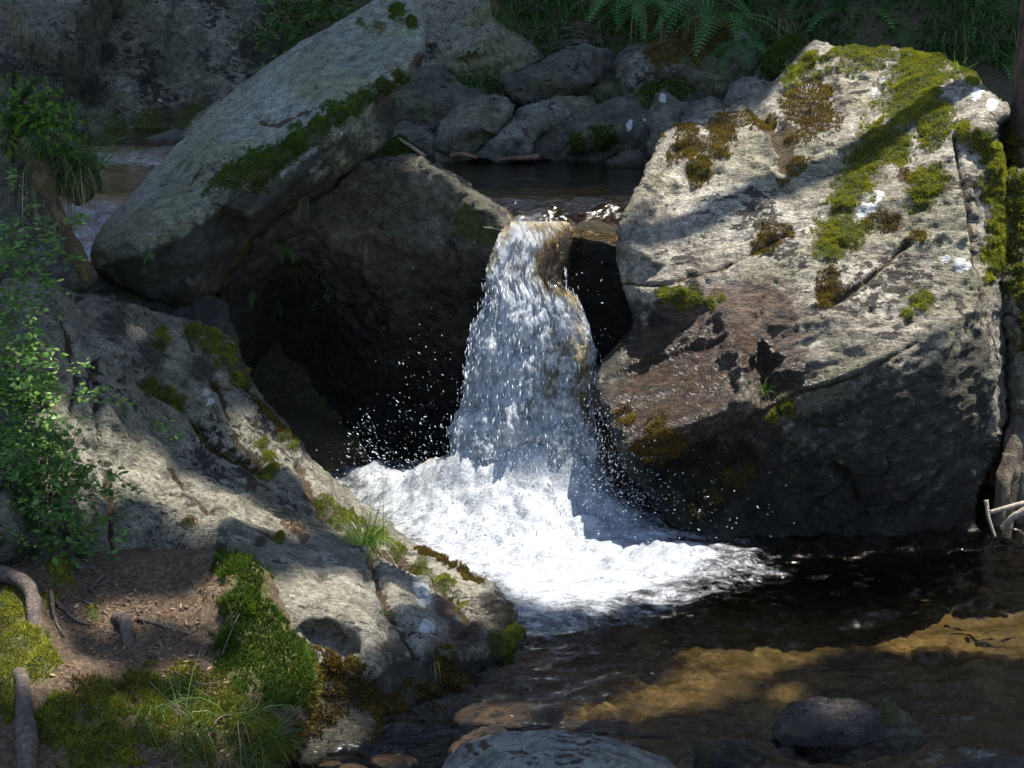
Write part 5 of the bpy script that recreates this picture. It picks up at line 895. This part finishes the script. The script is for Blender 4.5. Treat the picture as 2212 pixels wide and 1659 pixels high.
# ------------------------------------------------------------------ dark slope behind: undergrowth, ferns, hanging grass
ug = Acc(); r = np.random.default_rng(5)
def gz_at(x, y):
    o = np.array([[x, y, 0.]]); z0 = ground_z(o[:, 0], o[:, 1])[0]; return min(z0, 16)+float(fbm(o*.9+3, 5, 2)[0]-.5)*(.12+.5*sstep(10.3, 12, y))
n = 13000; xs, ys = r.uniform(-.9, 4.9, n), r.uniform(10.6, 14.5, n); o = np.c_[xs, ys, np.zeros(n)]
zs = np.minimum(ground_z(xs, ys), 16)+(fbm(o*.9+3, 5, 2)-.5)*(.12+.5*sstep(10.3, 12, ys)); den = fbm(o*.8, 3, 77)
for x, y, z, q in zip(xs, ys, zs, den):
    if q < .34+.14*random.random(): continue
    for k in range(3): blade(ug, (x+random.gauss(0, .04), y, z-.02), (random.gauss(0, .7), -.6+random.gauss(0, .3), .8), random.uniform(.14, .34), .018, 1.9, np.clip(q*1.8-.45+random.gauss(0, .18), 0, 1), 3)
tag(ug.build("undergrowth", leaf_mat("undergrowth", [(0., (.010, .03, .006)), (.5, (.035, .085, .018)), (1., (.085, .16, .035))], .3, .6, .2)), "dense dark green grass and moss covering the far slope", "undergrowth", kind='stuff')
for i, (px, py, Y, L, lab) in enumerate([(1345, -10, 11.6, .50, "bright green fern at the top of the picture above the slanting rock"), (1400, 10, 11.5, .42, "fern overhanging straw stalks at the top of the far slope"), (1520, -5, 11.3, .5, "fern right of the straw stalks at the top of the far slope"), (1575, 40, 11.2, .55, "blue-green fern hanging down beside the large pale boulder"), (1600, 90, 11.1, .42, "fern touching the right end of the large pale boulder"), (1840, 40, 11.4, .55, "dark fern on the slope above the boulder's mossy top"), (1960, 30, 11.4, .6, "fern in deep shade above the sunlit boulder"), (2080, 50, 11.3, .55, "fern in deep shade left of the spruce trunk"), (2140, 110, 10.9, .45, "fern low down beside the spruce trunk"), (1750, 0, 11.8, .5, "fern at the top edge left of the deep shade")]):
    b = at(px, py, Y); fr = []
    for k in range(7):
        a = -pi/2+(k-3)*.42+random.gauss(0, .1); fr.append(((cos(a), sin(a)*.8, random.uniform(.1, .7)), L*random.uniform(.9, 1.3), L*.30, 1.7, .6+random.gauss(0, .2)))
    fern("fern", lab, b, fr, group="ferns on the far slope")
for i, (px, py, Y, lab) in enumerate([(1385, 20, 11.4, "straw stalks hanging under the top fern"), (1430, 30, 11.4, "thin straw hanging above the large pale boulder"), (1500, 30, 11.3, "straw stalks between two ferns on the far slope"), (1690, 40, 11.2, "sparse straw right of the large pale boulder"), (20, 10, 10.8, "ochre straw hanging down the cliff in the top left corner"), (45, 40, 10.8, "ochre straw hanging beside the cliff ledge"), (1060, -30, 11.2, "pale straw hanging above the olive-grey boulder")]):
    grass_tuft("hanging_straw", lab, at(px, py, Y), n=30, L=.38, spread=.5, lean=(0, -.4, -.1), droop=2.4, w=.006, rad=.07, dry=.85, group="straw hanging on the far slope")
for i, (px, py, Y, n, lab) in enumerate([(640, 30, 11.0, 40, "leafy green shrub between the cliff and the tilted slab"), (700, 10, 10.9, 40, "leafy shrub behind the top of the tilted slab"), (630, 85, 10.9, 20, "low leaves at the foot of the cliff's right end")]):
    b = at(px, py, Y); leafy("shrub", lab, b, [(b+np.array([random.gauss(0, .14), random.uniform(-.1, .2), random.gauss(0, .14)]), (random.gauss(0, .6), -.5, random.gauss(.1, .5)), .3) for _ in range(n)], leaf=.045, tint=.3, per=20, group="shrubs beyond the tilted slab")
tw = Acc()
for k in range(26):
    a = random.uniform(-.2, 1.5); b = at(1290+random.gauss(0, 8), 92, 11.2); V, T, Q = tube(spline([b, b+np.array([-cos(a)*.16, -.08, sin(a)*.16]), b+np.array([-cos(a)*.38+random.gauss(0, .05), -.12, sin(a)*.24-.06])], 8), np.linspace(.005, .0015, 8), 4, caps=False); tw.add(V, quads=Q)
tag(tw.build("dead_brush", TWIG), "tangle of dry bare twigs above the slanting dark rock", "brushwood")
# trees whose unseen crowns are shaped to shade the stream, with gaps for sun patches
E1 = np.cross(np.array(SUN), [0, 0, 1.]); E1 /= np.linalg.norm(E1); E2 = np.cross(np.array(SUN), E1)
LIT = [(1450, 480, 7.1, .34), (1480, 600, 6.9, .26), (1560, 400, 7.3, .34), (1700, 480, 7., .34), (1700, 300, 7.5, .34), (1850, 200, 7.9, .34), (2000, 200, 7.6, .34), (1850, 450, 7.05, .34), (1980, 400, 7.1, .34), (2080, 250, 7.3, .3), (2130, 420, 7.1, .3), (2120, 600, 6.8, .22), (2140, 760, 6.75, .22), (2180, 900, 6.9, .28), (2190, 1100, 6.7, .28), (1640, 620, 6.75, .24), (1500, 740, 6.7, .26), (1600, 800, 6.4, .26), (1700, 720, 6.6, .26), (1450, 900, 6.4, .22), (1840, 650, 6.7, .28), (1980, 570, 6.8, .26), (1770, 820, 6.4, .2),
       (1150, 520, 7.2, .30), (1150, 700, 7.0, .32), (1150, 850, 6.9, .34), (1150, 1000, 6.8, .38), (1000, 1050, 6.9, .36), (850, 1060, 7.0, .30), (760, 1040, 7.1, .22), (1100, 1180, 6.5, .38), (1300, 1180, 6.4, .36), (1480, 1210, 6.25, .34), (1250, 1260, 6.1, .28), (1320, 1010, 6.7, .24), (880, 1130, 6.6, .24),
       (1120, 440, 7.55, .20), (1220, 450, 7.5, .24), (1320, 455, 7.5, .22), (1150, 415, 7.85, .16), (1020, 405, 7.95, .14), (1280, 415, 7.85, .12),
       (640, 990, 6.7, .07), (700, 1070, 6.6, .12), (800, 1165, 6.3, .18), (900, 1230, 5.95, .16), (980, 1265, 5.75, .13), (1040, 1310, 5.55, .08), (320, 1010, 5.75, .12), (390, 1060, 5.75, .08), (240, 930, 5.65, .07), (150, 900, 5.5, .06), (180, 960, 5.5, .06), (520, 1120, 5.75, .09), (440, 1125, 5.6, .07), (620, 1110, 5.8, .06), (650, 1300, 5.12, .09), (720, 1290, 5.2, .09), (780, 1360, 5.05, .07), (690, 1385, 4.95, .06), (560, 900, 6.5, .06), (790, 1190, 6.1, .15), (845, 1290, 5.4, .06), (680, 1420, 4.8, .06),
       (540, 1230, 5.0, .06), (520, 1300, 4.8, .06), (600, 1380, 4.75, .05), (250, 1330, 4.75, .05), (420, 1300, 4.85, .04), (180, 1460, 4.4, .05), (400, 1450, 4.5, .04), (470, 1560, 4.3, .03), (90, 1460, 4.3, .07), (560, 1470, 4.55, .05), (60, 1380, 4.5, .08), (330, 1540, 4.2, .04), (420, 1570, 4.2, .05), (30, 1300, 4.7, .05), (110, 900, 5.3, .07), (80, 850, 5.35, .05),
       (1560, 1385, 6.45, .10), (1660, 1390, 6.4, .12), (1470, 1410, 6.35, .08), (1740, 1370, 6.5, .06), (1960, 1250, 7.0, .08), (2060, 1250, 7.0, .10), (2170, 1258, 6.95, .10), (1770, 1280, 6.0, .03), (1850, 1355, 5.6, .03), (1080, 1520, 4.9, .09), (1000, 1580, 4.65, .08), (760, 1625, 4.55, .10), (2080, 1630, 4.35, .04)]
LIT = [(l[0], l[1], l[2]+(.13 if l[0] > 1380 and 440 < l[1] < 960 else 0), l[3]) for l in LIT]+[(1800, 1530, 4.7, .03), (1450, 480, 7.2, .3)]
LP = at([l[0] for l in LIT], [l[1] for l in LIT], [l[2] for l in LIT]); LU = np.c_[LP@E1, LP@E2]; LR = np.array([l[3] for l in LIT])
TREES = [("broadleaf_tree", "dark trunk on the slope left of the spruce, crown above the picture", np.array(at(1800, 60, 12.6)), 15.), ("broadleaf_tree", "tree on the right bank out of the picture, its crown shading the stream", np.array([6.4, 6.2, 1.2]), 16.), ("broadleaf_tree", "tree behind the right bank out of the picture", np.array([6.4, 10.5, 2.2]), 15.), ("broadleaf_tree", "tree above the cliff out of the picture, leaning over the stream", np.array([-1.6, 15.2, 4.0]), 13.)]
nl = 130000; Lp = np.c_[r.uniform(-2.2, 9.6, nl), r.uniform(3.2, 17.5, nl), r.uniform(12.5, 16.5, nl)]
cl = fbm(Lp*.9, 3, 91); Lp = Lp[cl > .30]; U = np.c_[Lp@E1, Lp@E2]
dd = np.sqrt(((U[:, None]-LU[None])**2).sum(-1))-LR[None]-.10; mn = dd.min(1); keep = (mn > .0)
Lp = Lp[keep]; tb = np.array([t[2][:2] for t in TREES]); near = ((Lp[:, None, :2]-tb[None])**2).sum(-1).argmin(1)
for ti, (nm, lab, b, h) in enumerate(TREES):
    o = empty(nm, b); tag(o, lab, "tree", "trees around the stream"); L = Lp[near == ti]
    P = spline([b-np.array([0, 0, .3]), b+np.array([.05, 0, h*.35]), b+np.array([-.1, -.1, h*.7]), b+np.array([0, -.1, h])], 30); V, T, Q = tube(P, np.linspace(.2, .05, 30), 12, .12, ti); 
    wd = Acc(); wd.add(V, T, Q)
    for j in range(14):
        if len(L): 
            e = L[r.integers(len(L))]; ph = P[np.argmin(np.abs(P[:, 2]-(e[2]-.8)))]; u = np.array([(ph+(e-ph)*.5)@E1, (ph+(e-ph)*.5)@E2])
            V, T, Q = tube(spline([ph, ph+(e-ph)*.5+np.array([0, 0, .4]), e], 12), np.linspace(.05, .01, 12), 6, .1, j)
            vu = np.c_[V@E1, V@E2]
            if (np.sqrt(((vu[:, None]-LU[None])**2).sum(-1))-LR[None]).min() > .0: wd.add(V, T, Q)
    wd.build("trunk", TRB, o)
    if not len(L): continue
    n = len(L); d = r.normal(0, 1, (n, 3))+np.array([0, 0, .2]); d /= np.linalg.norm(d, axis=1, keepdims=True); s = np.cross(d, r.normal(0, 1, (n, 3))); s /= np.linalg.norm(s, axis=1, keepdims=True); q = .08+.08*r.random(n); 
    V = np.stack([L-d*q[:, None], L+s*q[:, None]*.75, L+d*q[:, None], L-s*q[:, None]*.75], 1).reshape(-1, 3); link("crown", V, [np.arange(4*n).reshape(-1, 4)], CANOPY, o, {'tint': np.repeat(r.random(n), 4)}, False)
